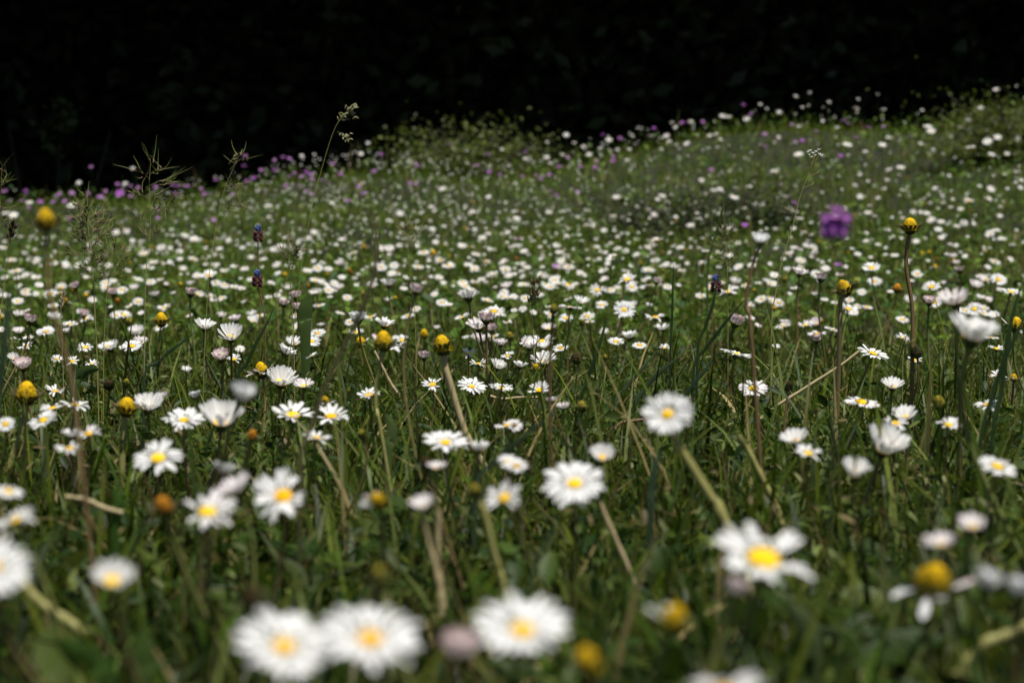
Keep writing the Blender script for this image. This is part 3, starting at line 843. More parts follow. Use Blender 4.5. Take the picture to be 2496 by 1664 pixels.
cat('U3', '''2160 195 60;2055 320 55;1195 320 55;1385 330 50;875 215 40;780 240 45;665 350 50;825 315 35;1210 260 30;1010 280 40;1650 335 40;1345 225 30;55 415 50;275 375 60;315 380 50;440 395 60;535 295 40;580 325 30;1065 455 45;1020 400 40;965 410 40;800 445 45;1965 410 60;1915 450 50;2155 465 55;2095 495 50;1690 450 80;1710 480 80;1845 515 50;1420 525 55;1375 575 75;1135 570 80;1640 565 60;2170 520 70;2100 550 80;2300 525 60;1970 545 60;1985 590 80;1260 620 50;1725 615 60;1795 635 45;800 640 80;2235 635 60;2130 640 70;185 510 50;230 500 50;260 535 45;30 565 60;660 520 40;2255 455 40;1530 420 30;240 590 30
420 295 40 v;140 415 40 v;565 495 50 v;665 535 45 v;570 580 55 v;825 545 45 v;920 475 45 v;755 430 40 v;1110 405 35 v;1140 425 35 v;1280 450 35 v;1385 445 35 v;1550 515 40 v;1200 520 35 v;1090 650 40 v;770 550 40 v;0 420 40 v;470 360 30 v;2050 540 30 v''')
for i in range(16):
    FL.append(dict(px=rng.uniform(-10, 760) , py=0, w=rng.uniform(9, 14), k='v', label=None))
    f = FL[-1]; f['py'] = float(np.interp(f['px'], [0, 300, 550, 800], [462, 447, 420, 395])) + abs(rng.normal(0, 22)) + (6 if f['px'] < 400 else 14)
rf = random.Random(5)
n_extra = 0
while n_extra < 150:                                             # the carpet between the daisies read off one by one
    x, y = rf.uniform(-10, 2500), rf.uniform(585, 850)
    if rf.random() > .35 + .65 * (math.sin(x * .011 + 1.1 * math.sin(y * .02)) > -.1) * (1.15 - x / 3200): continue
    d = solve_depth(x, y, .075) or 3.0
    FL.append(dict(px=x, py=y, w=rf.uniform(.016, .023) / d * FPX, k=rf.choice('ooosssckkp'), label=None)); n_extra += 1
FL.append(dict(px=2043, py=557, w=88, k='V', a=-4, b=6, d=0.8, label="blurred violet flower with drooping petals, standing tall on the right"))

# ------------------------------------------------------------------ distances
rl = random.Random(11)
RANGE = {'o': (.012, .026), 'f': (.018, .027), 's': (.016, .026), 'c': (.012, .023), 'k': (.011, .022), 'h': (.009, .015), 'p': (.008, .014),
         'y': (.0065, .0105), 'q': (.0065, .0105), 'g': (.006, .0105), 'r': (.006, .010), 'b': (.006, .010), 'v': (.020, .031), 'V': (.0095, .0105)}
NOM = {'p': .0125, 'h': .013}
for f in FL:
    k = f['k']
    f['deco'] = k in 'YG'
    if k == 'Y': k = 'y'
    if k == 'G': k = 'g'
    f['k'] = k
    H = 0.078
    d = f.get('d') or solve_depth(f['px'], f['py'], H) or 8.35
    lo, hi = RANGE[k]

    def real(d):
        c = FPX * APER * abs(1 / d - 1 / FOCUS)
        wt = f['w'] if 'd' in f else max(f['w'] - 0.32 * c, 0.5 * f['w'])
        return wt * d / FPX
    if 'd' not in f:
        if real(d) > hi:                      # looks too large there: it stands nearer and taller
            while real(d) > hi and d > 0.42: d *= 0.985
        for _ in range(60):                   # must clear the turf
            p = at(f['px'], f['py'], d)
            if p.z - gz(p.x, p.y) > 0.058: break
            d *= 0.985
    D = real(d)
    f['D'] = min(max(D, lo * 0.8), hi * 1.05) if 'd' not in f else D
    f['dist'] = d
    f['app'] = f['D'] / d

for f in FL:
    if f['k'] in 'ofsck' and f.get('a', 0) > 15 and 'r' not in f: f['a'] -= 6
FL.sort(key=lambda f: -f['app'])

# ------------------------------------------------------------------ labels that single each flower out
MARKS = [("the tall violet flower", 2043, 557), ("the tall brown-stemmed yellow cone", 2216, 545), ("the big daisy leaning left", 1622, 1010),
         ("the tall feathery grass head against the dark wood", 845, 275), ("the tall blurred cone at upper left", 110, 535),
         ("the greyish closed bud", 1852, 583), ("the round dense daisy", 1521, 755), ("the lone big bottom daisy", 1274, 1526),
         ("the pink bud at the bottom", 1118, 1568), ("the upright broad leaf", 745, 757), ("the leaning dry straw", 1980, 950),
         ("the dark low shrub", 1690, 425), ("the pale green shrub", 1165, 345), ("the white cress head", 1984, 378),
         ("the blue-tipped maroon flower", 628, 575), ("the dense centre pair of daisies", 1185, 945), ("the right-edge shrub", 2440, 255),
         ("the closed white globe daisy", 869, 770), ("the big gappy lower-right daisy", 1862, 1356), ("the central tall blurred cone", 1078, 835),
         ("the arching blurred grass blade", 910, 560), ("the far-left loose grass panicle", 362, 440)]
ORD = ["", "second ", "third ", "fourth ", "fifth ", "sixth ", "seventh ", "eighth ", "ninth ", "tenth ", "eleventh ", "twelfth ", "thirteenth ", "fourteenth ", "fifteenth ", "sixteenth "]
LOOK = {'o': "open white daisy", 'f': "dense-petalled white daisy", 's': "gappy white daisy", 'c': "cupped white daisy", 'k': "pink-tinged cupped daisy",
        'h': "half-closed white daisy", 'p': "closing pinkish daisy", 'y': "yellow cone", 'q': "yellow cone with petal remnants", 'g': "green-yellow cone",
        'r': "orange cone", 'b': "brown spent head", 'v': "violet flower"}


def sector(dx, dy):
    if abs(dx) > abs(dy): return "right of" if dx > 0 else "left of"
    return "below" if dy > 0 else "above"


def make_labels(items):
    byk = {}
    for f in items:
        byk.setdefault(f['k'], []).append(f)
    for k, fs in byk.items():
        cand = {}
        for mi, (nm, mx, my) in enumerate(MARKS):
            sec = {}
            for f in fs:
                dx, dy = f['px'] - mx, f['py'] - my
                if dx * dx + dy * dy < 60: continue
                sec.setdefault(sector(dx, dy), []).append((math.hypot(dx, dy), id(f), f))
            for s, l in sec.items():
                l.sort(key=lambda t: t[0])
                for r, (dist, _, f) in enumerate(l):
                    cand.setdefault(id(f), []).append((r * 60 + dist, r, s, nm))
        for f in fs:
            if f['label']: continue
            _, r, s, nm = min(cand[id(f)])
            o = "" if r == 0 else (ORD[r].strip() + " ") if r < len(ORD) else "%dth " % (r + 1)
            near = "nearest " if r else "nearest "
            f['label'] = ("%s, %s%s%s %s" % (LOOK[k], o, near, s, nm))


daisies = [f for f in FL if f['k'] in 'ofsckhp']
cones = [f for f in FL if f['k'] in 'yqgrb']
violets = [f for f in FL if f['k'] in 'v']
NEAR_D = daisies[:300]
FAR_D = daisies[300:]
make_labels(NEAR_D); make_labels(cones); make_labels(violets)

STEMS = {'red': M_RED, 'olive': M_OLIVE, 'straw': M_STRAW, 'dark': M_RED}


def orient(f):
    k = f['k']; r = rl
    far = f['dist'] > 3.0
    if 'a' in f: a = f['a']
    elif k in 'ofs': a = r.gauss(26, 9) if far else r.gauss(21, 7)
    elif k in 'ck': a = r.gauss(16, 8)
    elif k in 'v': a = r.gauss(25, 15)
    else: a = r.gauss(6, 7)
    bb = f.get('b', r.gauss(0, 9))
    return head_matrix(a, bb, r.uniform(0, 6.28))


# violet flower: notched wedge petals round a darker throat
def violet_mesh(seed, droop=0.0, n=9, tint=0.0):
    r = random.Random(seed); mb = MB()
    for i in range(n):
        th = 2 * math.pi * (i + r.uniform(-.15, .15)) / n
        ts = [0, .3, .6, .85, 1.0]; wf = [.25, .55, .95, 1.0, .7]
        d0 = np.array([math.cos(th), math.sin(th), 0]); s = np.array([-math.sin(th), math.cos(th), 0]); up = np.array([0, 0, 1.])
        p = d0 * 0.06; rows = []; cols = []
        e0, e1 = R_(r.uniform(25, 50) - droop * 30), R_(r.uniform(-40, 10) - droop * 55)
        for k, t in enumerate(ts):
            e = e0 + (e1 - e0) * t
            if k: p = p + (d0 * math.cos(e) + up * math.sin(e)) * (ts[k] - ts[k - 1]) * 0.9
            nn = -d0 * math.sin(e) + up * math.cos(e)
            h = 0.34 * wf[k]
            notch = d0 * (-0.16 if k == 4 else 0)
            rows.append([p - s * h + nn * .05, p - s * h * .5, p + notch, p + s * h * .5, p + s * h + nn * .05])
            c = np.array([0.47, 0.145, 0.56]); c = c * (0.5 + 0.5 * min(1, t * 1.8)) + np.array([.10, .09, .10]) * max(0, t - .6)
            c = c + (np.array([.62, .36, .62]) - c) * tint
            cols.append(c * r.uniform(.85, 1.1))
        mb.grid(rows, np.array(cols))
    return mb.mesh("petals", M_PURPLE)


VIO = [violet_mesh(i, 0.25 * (i % 3), (9, 7, 8, 6, 9, 7)[i], (0, .25, .55, .1, .4, .7)[i]) for i in range(6)]
VIOCAL = []
for i in range(2):
    mb = MB(); th = np.linspace(0, 6.283, 10, endpoint=False)
    mb.grid([[(a * math.cos(t), a * math.sin(t), z) for t in th] for a, z in [(0.06, -.55), (.16, -.45), (.2, -.2), (.12, .05)]], close=True)
    VIOCAL.append(mb.mesh("calyx", M_CALYX, colour=False))


def place_head(f, S, zc, q):
    pos = at(f['px'], f['py'], f['dist'])
    origin = pos - (q @ Vector((0, 0, zc))) * S
    return origin, Matrix.LocRotScale(origin, q, Vector((S, S, S)))


def stem_of(f, par_name, head, n, rad, m):
    pts = stem_points(head, n, f.get('path'), f['dist'], rl)
    base = Vector(pts[-1])
    return [list(p) for p in pts], base


def build_daisy(f):
    k = f['k']
    me, width, zc, _ = rl.choice(PET[k])
    S = f['D'] / width
    n, q = orient(f)
    origin, M = place_head(f, S, zc, q)
    hb = origin - n * (0.25 * S)
    m = STEMS.get(f.get('m'), M_STEM)
    rad = min(0.00095, max(0.0006, S * 0.075)) * (1.3 if f['dist'] < .7 else 1)
    if 'r' in f: rad = f['r'] * f['dist'] / FPX
    pts, base = stem_of(f, "daisy", hb, n, rad, m)
    o = root("daisy", base, f['label'], "daisy", "white daisies in the meadow")
    add_stem(o, pts, rad, m)
    Ml = Matrix.Translation(-base) @ M
    link("petals", me, o, Ml)
    if k not in 'h': link("florets", rl.choice(DISC), o, Ml @ Matrix.Scale(0.9 if k == 'f' else rl.uniform(1.08, 1.3), 4))
    link("calyx", rl.choice(CAL), o, Ml)


def build_cone(f):
    k = f['k']
    ck = {'y': 'y', 'q': 'y', 'g': 'g', 'r': 'r', 'b': 'b'}[k]
    me = rl.choice(CONE[ck])
    S = f['D'] / 2 * (1.15 if f['deco'] else 1)
    n, q = orient(f)
    origin, M = place_head(f, S, 0.6, q)
    s4 = S / 0.27                              # calyx meshes are in daisy-head units
    hb = origin - n * (0.2 * s4)
    m = STEMS.get(f.get('m'), M_STEM)
    rad = 0.0008
    if f['D'] / f['dist'] > 0.0065: rad = 0.00105
    if 'r' in f: rad = f['r'] * f['dist'] / FPX
    pts, base = stem_of(f, "cone", hb, n, rad, m)
    o = root("spent_daisy", base, f['label'], "spent daisy", "spent daisy heads without petals")
    add_stem(o, pts, rad, m)
    T = Matrix.Translation(-base)
    link("seed_cone", me, o, T @ M)
    s5 = s4 * (1.1 if f['deco'] else 1.05)
    link("calyx", rl.choice(CALD if f['deco'] else CALG), o, T @ Matrix.LocRotScale(origin + n * (0.1 * S), q, Vector((s5, s5, s4 * 1.1))))
    if k == 'q': link("withered_petals", rl.choice(REM), o, T @ M)


def build_violet(f):
    S = f['D'] / 2
    n, q = orient(f)
    origin, M = place_head(f, S, 0.1, q)
    hb = origin - n * (0.5 * S)
    pts, base = stem_of(f, "violet", hb, n, 0.0006, M_STEM)
    o = root("violet_flower", base, f['label'], "wildflower", "violet flowers dotted over the meadow")
    add_stem(o, pts, 0.0007, M_STEM, 5)
    T = Matrix.Translation(-base)
    link("petals", rl.choice(VIO), o, T @ M)
    link("calyx", rl.choice(VIOCAL), o, T @ M)


for f in NEAR_D: build_daisy(f)
for f in cones: build_cone(f)
for f in violets: build_violet(f)

# the tall near violet flower: two rings of petals, the lower one drooping like a skirt
f = [f for f in FL if f['k'] == 'V'][0]
S = 0.0062
n, q = head_matrix(-4, 8, 0.4)
top = at(2038, 530, f['dist'])
hb = top - n * 0.0075
pts = stem_points(hb, n, [(2050, 640), (2052, 760), (2040, 900), (2030, 1100)], f['dist'], rl)
base = Vector(pts[-1])
o = root("violet_flower", base, f['label'], "wildflower", "violet flowers dotted over the meadow")
add_stem(o, [list(p) for p in pts], 0.0004, M_CALYX)
T = Matrix.Translation(-base)
for i, (mesh, dz, s) in enumerate(((violet_mesh(76, -0.45, 7, .35), 0.0014, S * .66), (violet_mesh(78, 0.4, 8, .12), 0.0004, S * .95), (violet_mesh(79, 0.95, 7), -0.0006, S * 1.02), (violet_mesh(77, 1.3, 6), -0.0018, S * 1.2))):
    link("petals", mesh, o, T @ Matrix.LocRotScale(top + n * dz, q @ Quaternion((1, .4, 0), (.1, -.18, .22, -.12)[i]) @ Quaternion((0, 0, 1), i * .83), Vector((s, s, s))))
link("calyx", VIOCAL[0], o, T @ Matrix.LocRotScale(top - n * .001, q, Vector((S * 1.5, S * 1.5, S * 1.5))))

# the daisies too small to tell apart: one mass, with more of them out of frame at both sides
parts = []


def far_daisy(pos, D, n, q, k):
    me, width, zc, mb = rl.choice(PET[k])
    V, F, C = mb.arrays()
    S = D / width
    Rm = np.array(q.to_matrix())
    org = np.array(pos) - Rm @ np.array([0, 0, zc]) * S
    parts.append(((V * S) @ Rm.T + org, F, C))
    d = MB(); dome(d, .27, .14, .02, 10, 4, .03, (0.74, 0.46, 0.01))
    V, F, C = d.arrays(); parts.append(((V * S) @ Rm.T + org, F, C))
    h = Vector(org)
    p = stem_points(h, n, None, 5, rl)
    t = MB(); t.tube([list(x) for x in p][::2], 0.0008, 4, (0.08, 0.10, 0.03))
    parts.append(t.arrays())


for f in FAR_D:
    n, q = orient(f)
    far_daisy(at(f['px'], f['py'], f['dist']), f['D'], n, q, f['k'] if f['k'] in 'osck' else 'o')
for i in range(420):                                             # little ones between the others
    y = rl.uniform(3.9, 7.2); x = rl.uniform(-.225, .225) * y
    if clumpy(np.array(x), np.array(y), 2.0, 9.0) < rl.uniform(-.4, .5): continue
    n, q = head_matrix(rl.gauss(24, 9), rl.gauss(0, 10), rl.uniform(0, 6.28))
    far_daisy((x, y, gz(x, y) + rl.uniform(.055, .075)), rl.uniform(.010, .0145), n, q, rl.choice('oooskc'))
for i in range(260):                                             # beyond the frame's sides
    y = rl.uniform(0.8, 8.4); s = rl.choice([-1, 1]); x = s * (0.235 * y + rl.uniform(0.03, 1.3))
    n, q = head_matrix(rl.gauss(25, 8), rl.gauss(0, 9), rl.uniform(0, 6.28))
    far_daisy((x, y, gz(x, y) + rl.uniform(.055, .085)), rl.uniform(.018, .025), n, q, rl.choice('ooosc'))
V, F, C = join(parts)
tag(link("distant_daisies", big_mesh("distant_daisies", V, F, M_PETAL, C, True)), "mass of tiny white daisies on the far slope", "daisies", kind="stuff")

# tiny white starry flowers of the far slope
parts = []
N = 2600
x, y = scatter(N * 3, 4.0, 8.6, 0.3)
u = x / y
dens = np.exp(-((u + 0.04) / 0.10) ** 2) * np.clip((y - 4.5) / 2.2, 0.04, 1) + 0.16
keep = rng.random(len(x)) < dens * (0.35 + 0.6 * np.clip(clumpy(x, y, 3.2, 2.0) + 0.3, 0, 1))
x, y = x[keep][:N], y[keep][:N]
n = len(x)
z = ground(x, y) + rng.uniform(0.05, 0.10, n)
rad = rng.uniform(0.0022, 0.0045, n)
for i in range(5):
    th = 2 * np.pi * i / 5 + rng.uniform(0, 1, n) * 0.3
    d = np.stack([np.cos(th), np.sin(th), np.full(n, 0.25)], -1); s = np.stack([-np.sin(th), np.cos(th), np.zeros(n)], -1)
    tl = np.array([0, -0.55, 0.0])
    P = np.stack([x, y, z], -1)
    Vq = np.stack([P + d * rad[:, None] * .1, P + d * rad[:, None] * .7 + s * rad[:, None] * .42, P + d * rad[:, None] * 1.05, P + d * rad[:, None] * .7 - s * rad[:, None] * .42], 1)
    Vq[:, :, 2] -= (Vq[:, :, 1] - P[:, None, 1]) * -0.6
    parts.append((Vq.reshape(-1, 3), np.arange(n * 4).reshape(n, 4), np.tile([.70, .72, .62], (n * 4, 1))))
g = grass_arrays(x, y, .06, .09, .0012, .0016, 3, 0, .2); parts.append(g)
V, F, C = join(parts)
tag(link("tiny_white_flowers", big_mesh("tiny_white_flowers", V, F, M_PETAL, C)), "haze of tiny white starry flowers on the far slope", "wildflowers", kind="stuff")

# ------------------------------------------------------------------ tall grasses in flower
def spikelet(mb, p, d, ln, wd, col, awn=0.0, awncol=(0.16, 0.2, 0.06)):
    d = np.array(d) / (np.linalg.norm(d) + 1e-9); p = np.array(p)
    mb.tube([p, p + d * ln * .3, p + d * ln * .7, p + d * ln], [wd * .3, wd, wd * .8, wd * .15], 5, col)
    if awn:
        s = np.array([rl.gauss(0, .35), rl.gauss(0, .35), rl.uniform(-.1, .5)])
        e = p + d * ln
        mb.tube([e, e + (d + s * .4) * awn * .5, e + (d + s) * awn], [wd * .45, wd * .33, wd * .1], 4, awncol)


def tall_grass(name, label, cat, d, path, heads, style, rad=0.0005, m=None, group="tall grasses in flower"):
    """path: photo points from tip to foot; heads: list of (px, py, reach) spots where branches end"""
    P = [at(px, py, d) for px, py in path]
    last = P[-1]; dirv = (P[-1] - P[-2]).normalized()
    for _ in range(60):
        if last.z <= gz(last.x, last.y) - .002: break
        dirv = (dirv + Vector((0, 0, -.15))).normalized(); last = last + dirv * .008
    P.append(last)
    pts = smooth_path([list(p) for p in P], 30)
    base = Vector(pts[-1])
    o = root(name, base, label, cat, group)
    mb = MB(); mb.tube(pts - np.array(base), np.linspace(rad * .35, rad * 1.0, 30), 5)
    link("stem", mb.mesh("stem", m or M_OLIVE, colour=False), o)
    mb = MB()
    for hx, hy, jx, jy, cnt, ln in heads:         # head centre, joint on the stem, spikelets, length (photo px)
        c = np.array(at(hx, hy, d)) - np.array(base); j = np.array(at(jx, jy, d)) - np.array(base)
        j[1] += rl.uniform(-.002, .002); c[1] += rl.uniform(-.012, .012)
        px = d / FPX
        mb.tube(smooth_path([j, (j + c) / 2 + np.array([0, 0, 4 * px]), c], 6), [rad * .5] * 5 + [rad * .3], 4, (.14, .15, .05))
        ax = c - j
        for i in range(cnt if style != 'bulbil' else int(cnt * 1.15 + .5)):
            f_ = rl.uniform(.35, 1.05)
            p = j + ax * f_ + np.array([rl.gauss(0, 4 * px), rl.gauss(0, 4 * px), rl.gauss(0, 4 * px)])
            if style == 'bulbil':
                dd = ax / (np.linalg.norm(ax) + 1e-9) + np.array([rl.gauss(0, .7), rl.gauss(0, .7), rl.gauss(0.25, .5)])
                spikelet(mb, p, dd, ln * px * .6, ln * px * .085, rl.choice([(.17, .085, .08), (.26, .20, .11), (.20, .20, .08)]), awn=ln * px * rl.uniform(.5, 1.9), awncol=rl.choice([(.20, .25, .06), (.28, .29, .11)]))
            elif style == 'cock':
                dd = ax / (np.linalg.norm(ax) + 1e-9) + np.array([rl.gauss(0, .5), rl.gauss(0, .5), rl.gauss(0, .5)])
                spikelet(mb, p, dd, ln * px * .75, ln * px * .14, rl.choice([(.34, .33, .18), (.27, .24, .12), (.40, .36, .25), (.18, .19, .07)]))
            else:
                dd = ax / (np.linalg.norm(ax) + 1e-9) + np.array([rl.gauss(0, .3), rl.gauss(0, .3), rl.gauss(0, .2)])
                spikelet(mb, p, dd, ln * px, ln * px * .2, rl.choice([(.07, .045, .025), (.11, .07, .035)]) if style == 'dark' else rl.choice([(.34, .24, .12), (.42, .32, .18)]), awn=ln * px * .4)
    link("seed_head", mb.mesh("seed_head", M_SEED), o)
    return o


def D_(x, y): return (x * 1.0612, y * 1.0612)


def auto_heads(tip, foot, n, spread, cnt, ln):
    out = []
    for i in range(n):
        t = (i + .3) / n
        jx = tip[0] + (foot[0] - tip[0]) * t; jy = tip[1] + (foot[1] - tip[1]) * t
        s = 1 if i % 2 else -1
        reach = spread * (0.35 + 0.65 * math.sin(math.pi * min(1, t * .8 + .15))) * rl.uniform(.6, 1.1)
        out.append((jx + s * reach, jy - reach * rl.uniform(.1, .6), jx, jy + 8, cnt, ln))
    out.append((tip[0], tip[1] - 12, tip[0], tip[1] + 20, cnt, ln))
    return out


tall_grass("cocksfoot_grass", "tall thin grass with three clustered seed heads, standing against the dark wood", "grass stalk", 2.0,
           [D_(*p) for p in [(805, 248), (790, 268), (774, 285), (758, 325), (743, 375), (722, 450), (708, 520), (694, 600), (684, 680), (672, 770), (660, 860)]],
           [(858, 262, 838, 282, 16, 17), (846, 275, 830, 292, 14, 17), (864, 283, 838, 292, 9, 15), (832, 282, 824, 300, 8, 14), (842, 336, 822, 322, 14, 15), (848, 340, 830, 330, 8, 13)], 'cock', .0004)
tall_grass("bulbous_meadow_grass", "tall feathery grass panicle with spidery tips against the dark, far left", "grass stalk", 1.9,
           [D_(*p) for p in [(346, 372), (343, 420), (345, 470), (344, 540), (336, 620), (333, 700), (332, 800), (330, 900)]],
           [(395, 412, 365, 425, 5, 20), (340, 418, 365, 438, 4, 20), (410, 440, 366, 452, 8, 20), (320, 465, 366, 490, 6, 18), (420, 480, 366, 500, 9, 20), (395, 500, 366, 520, 7, 18), (330, 520, 366, 545, 7, 18), (425, 505, 368, 530, 6, 18), (385, 475, 366, 500, 6, 18), (345, 560, 365, 590, 6, 17), (380, 560, 365, 585, 5, 16), (368, 385, 366, 400, 4, 22)], 'bulbil', .0005)
tall_grass("bulbous_meadow_grass", "slanting grass panicle with dark spikelets at the meadow's dark edge, left of the cocksfoot", "grass stalk", 2.0,
           [D_(*p) for p in [(548, 362), (530, 400), (514, 440), (500, 500), (488, 570), (478, 660), (472, 760), (468, 850)]],
           [(578, 372, 558, 400, 5, 20), (592, 385, 560, 415, 5, 20), (578, 440, 545, 465, 9, 18), (585, 455, 545, 475, 9, 16), (560, 460, 540, 475, 6, 16), (590, 505, 545, 505, 8, 18), (570, 508, 540, 510, 5, 16)], 'bulbil', .0004)
tall_grass("bulbous_meadow_grass", "dense dark green grass panicle right of the tall blurred cone, far left", "grass stalk", 1.7,
           [D_(*p) for p in [(198, 470), (203, 530), (208, 590), (214, 650), (218, 720), (222, 800), (225, 900)]],
           auto_heads((210, 505), (228, 690), 12, 55, 8, 20) + auto_heads((212, 520), (225, 640), 8, 25, 8, 20), 'bulbil', .0006)
tall_grass("bulbous_meadow_grass", "low loose grass panicle between the two left panicles", "grass stalk", 1.8,
           [D_(*p) for p in [(262, 545), (256, 600), (246, 670), (240, 760), (238, 840)]],
           auto_heads((280, 600), (262, 680), 8, 48, 5, 17), 'bulbil', .0004)
tall_grass("bulbous_meadow_grass", "grass with a pale wispy bunched head, left of the upright broad leaf", "grass stalk", 1.9,
           [D_(*p) for p in [(662, 542), (664, 590), (666, 640), (670, 700), (674, 760), (676, 850)]],
           [(692, 570, 704, 600, 4, 16), (735, 608, 708, 630, 10, 20), (690, 612, 706, 640, 9, 20), (725, 620, 706, 645, 10, 20), (704, 590, 706, 615, 5, 17), (715, 640, 706, 655, 7, 17)], 'bulbil', .0005)
tall_grass("bulbous_meadow_grass", "slender grass with a narrow head in the upper centre", "grass stalk", 2.1,
           [D_(*p) for p in [(934, 510), (936, 545), (938, 590), (944, 640), (950, 690), (955, 780)]],
           auto_heads((995, 550), (998, 610), 6, 22, 4, 17), 'bulbil', .0004)
tall_grass("bulbous_meadow_grass", "slender pale green grass head rising beside the sharp pinkish bud", "grass stalk", 1.85,
           [D_(*p) for p in [(1662, 470), (1664, 530), (1668, 580), (1671, 640), (1672, 720), (1672, 800)]],
           auto_heads((1768, 560), (1773, 660), 10, 20, 5, 17), 'bulbil', .0004)
tall_grass("meadow_foxtail", "dark brown seed spike on a thin wiry stalk at the left edge", "grass stalk", 1.8,
           [D_(*p) for p in [(33, 515), (26, 545), (20, 590), (10, 650), (2, 720), (-8, 800)]],
           [(33, 550, 24, 590, 26, 13), (30, 562, 22, 592, 16, 13)], 'dark', .0005)
tall_grass("bulbous_meadow_grass", "wispy green grass tips cut off by the left edge, above the dark seed spike", "grass stalk", 1.9,
           [D_(*p) for p in [(4, 395), (2, 440), (-2, 520), (-8, 620), (-14, 760)]],
           [(10, 412, 0, 425, 6, 18), (22, 440, -2, 465, 7, 20), (18, 450, -2, 470, 5, 18), (10, 505, -4, 530, 7, 20), (14, 530, -6, 545, 5, 18)], 'bulbil', .0005)
tall_grass("meadow_foxtail", "short straw-coloured grass spike standing among the centre daisies", "grass stalk", 1.9,
           [D_(*p) for p in [(1228, 668), (1222, 700), (1224, 740), (1226, 790), (1228, 860)]],
           [(1301, 690, 1296, 745, 18, 16), (1297, 720, 1297, 755, 12, 16)], 'straw', .0005, M_STRAW)
tall_grass("meadow_foxtail", "thin straw grass spike at the left, below the tall blurred cone", "grass stalk", 1.9,
           [D_(*p) for p in [(139, 705), (141, 740), (143, 790), (145, 860)]],
           [(148, 712, 150, 770, 14, 12)], 'straw', .0004, M_STRAW)

# white cress: tall wiry stem with a flat cluster of four-petalled flowers
def cress(label, d, path, spots, size):
    P = [at(px, py, d) for px, py in path]
    last = P[-1]
    P.append(Vector((last.x, last.y, gz(last.x, last.y) - .002)))
    pts = smooth_path([list(p) for p in P], 26); base = Vector(pts[-1])
    o = root("white_cress", base, label, "wildflower", "white cress heads")
    mb = MB(); mb.tube(pts - np.array(base), np.linspace(.00025, .0006, 26), 5)
    top = np.array(pts[1]) - np.array(base)
    px_ = d / FPX
    fl = MB()
    for sx, sy in spots:
        c = np.array(at(sx, sy, d)) - np.array(base); c[1] += rl.uniform(-.004, .004)
        mb.tube(smooth_path([top, (top + c) / 2 - np.array([0, 0, 3 * px_]), c], 5), .0002, 4)
        for i in range(4):
            th = i * math.pi / 2 + rl.uniform(0, 1)
            petal(fl, th, R_(rl.uniform(20, 60)), R_(rl.uniform(0, 40)), 1.0, 0.7, r0=.12)
            fl.V[-1] = fl.V[-1] * size + c
    for i in range(5):                       # little pods along the stem
        t = pts[5 + 3 * i] - np.array(base); s = rl.choice([-1, 1])
        e = t + np.array([s * 22 * px_, 0, 9 * px_]); mb.tube([t, e], [.00018, .00018], 4); mb.tube([e, e + np.array([s * 6 * px_, 0, 6 * px_])], [.0005, .0003], 5)
    link("stem", mb.mesh("stem", M_OLIVE, colour=False), o)
    link("petals", fl.mesh("petals", M_PETAL), o)


cress("sharp cluster of tiny white cress flowers on a wiry stem, upper right", 1.9,
      [(1980, 395), (1975, 420), (1965, 440), (1950, 480), (1930, 560), (1905, 640), (1890, 720), (1880, 800)],
      [(1968, 372), (1975, 368), (1982, 374), (1990, 370), (1998, 376), (1978, 384), (2002, 380), (1986, 380), (1972, 378), (1994, 366)], .0019)
cress("small white cress cluster low among grass, below the open tilted daisies at right", 1.9, [(2200, 830), (2203, 850), (2200, 900)], [(2192, 822), (2198, 825), (2206, 824), (2212, 827), (2203, 820)], .0016)
cress("small white cress cluster at the left edge below the daisies", 2.2, [(38, 832), (38, 850), (37, 900)], [(28, 826), (34, 824), (40, 826), (46, 829)], .0017)

# blue-tipped maroon spikes
def tassel(label, px, py, d, h, path):
    px_ = d / FPX
    c = at(px, py, d)
    P = [at(*p, d) for p in path]; last = P[-1]
    P.append(Vector((last.x, last.y, gz(last.x, last.y) - .002)))
    pts = smooth_path([list(p) for p in P], 16); base = Vector(pts[-1])
    o = root("tassel_hyacinth", base, label, "wildflower", "blue-tipped maroon flower spikes")
    mb = MB(); mb.tube(pts - np.array(base), .0007, 5); link("stem", mb.mesh("stem", M_RED, colour=False), o)
    for nm, lo_, hi_, col, cnt in (("lower_florets", -.5, .12, (.16, .045, .065), 22), ("upper_florets", .12, .5, (.11, .14, .38), 7)):
        fb = MB()
        for i in range(cnt):
            t = lo_ + (hi_ - lo_) * (i + .5) / cnt; th = i * 2.4
            r = (.30 if t < .12 else .18) * h
            p = np.array(c - base) + np.array([math.cos(th) * r * .4, math.sin(th) * r * .4, t * h])
            dv = np.array([math.cos(th), math.sin(th), .1 if t < .12 else .9]) * r * .8
            fb.tube([p, p + dv * .4, p + dv * .8, p + dv], np.array([.05, .09, .1, .03]) * h, 6, np.array(col) * rl.uniform(.7, 1.3))
        link(nm, fb.mesh(nm, M_PURPLE), o)


tassel("blue-tipped maroon flower spike, upper left centre", 629, 570, 2.3, .0145, [(629, 590), (630, 640), (633, 720)])
tassel("blue-tipped maroon flower spike directly below a similar one, left centre", 627, 680, 2.2, .0145, [(628, 700), (640, 740), (646, 800)])
tassel("blue and maroon flower spike behind the sharp pinkish bud, right of centre", 1745, 692, 2.2, .0145, [(1744, 712), (1738, 760), (1735, 820)])

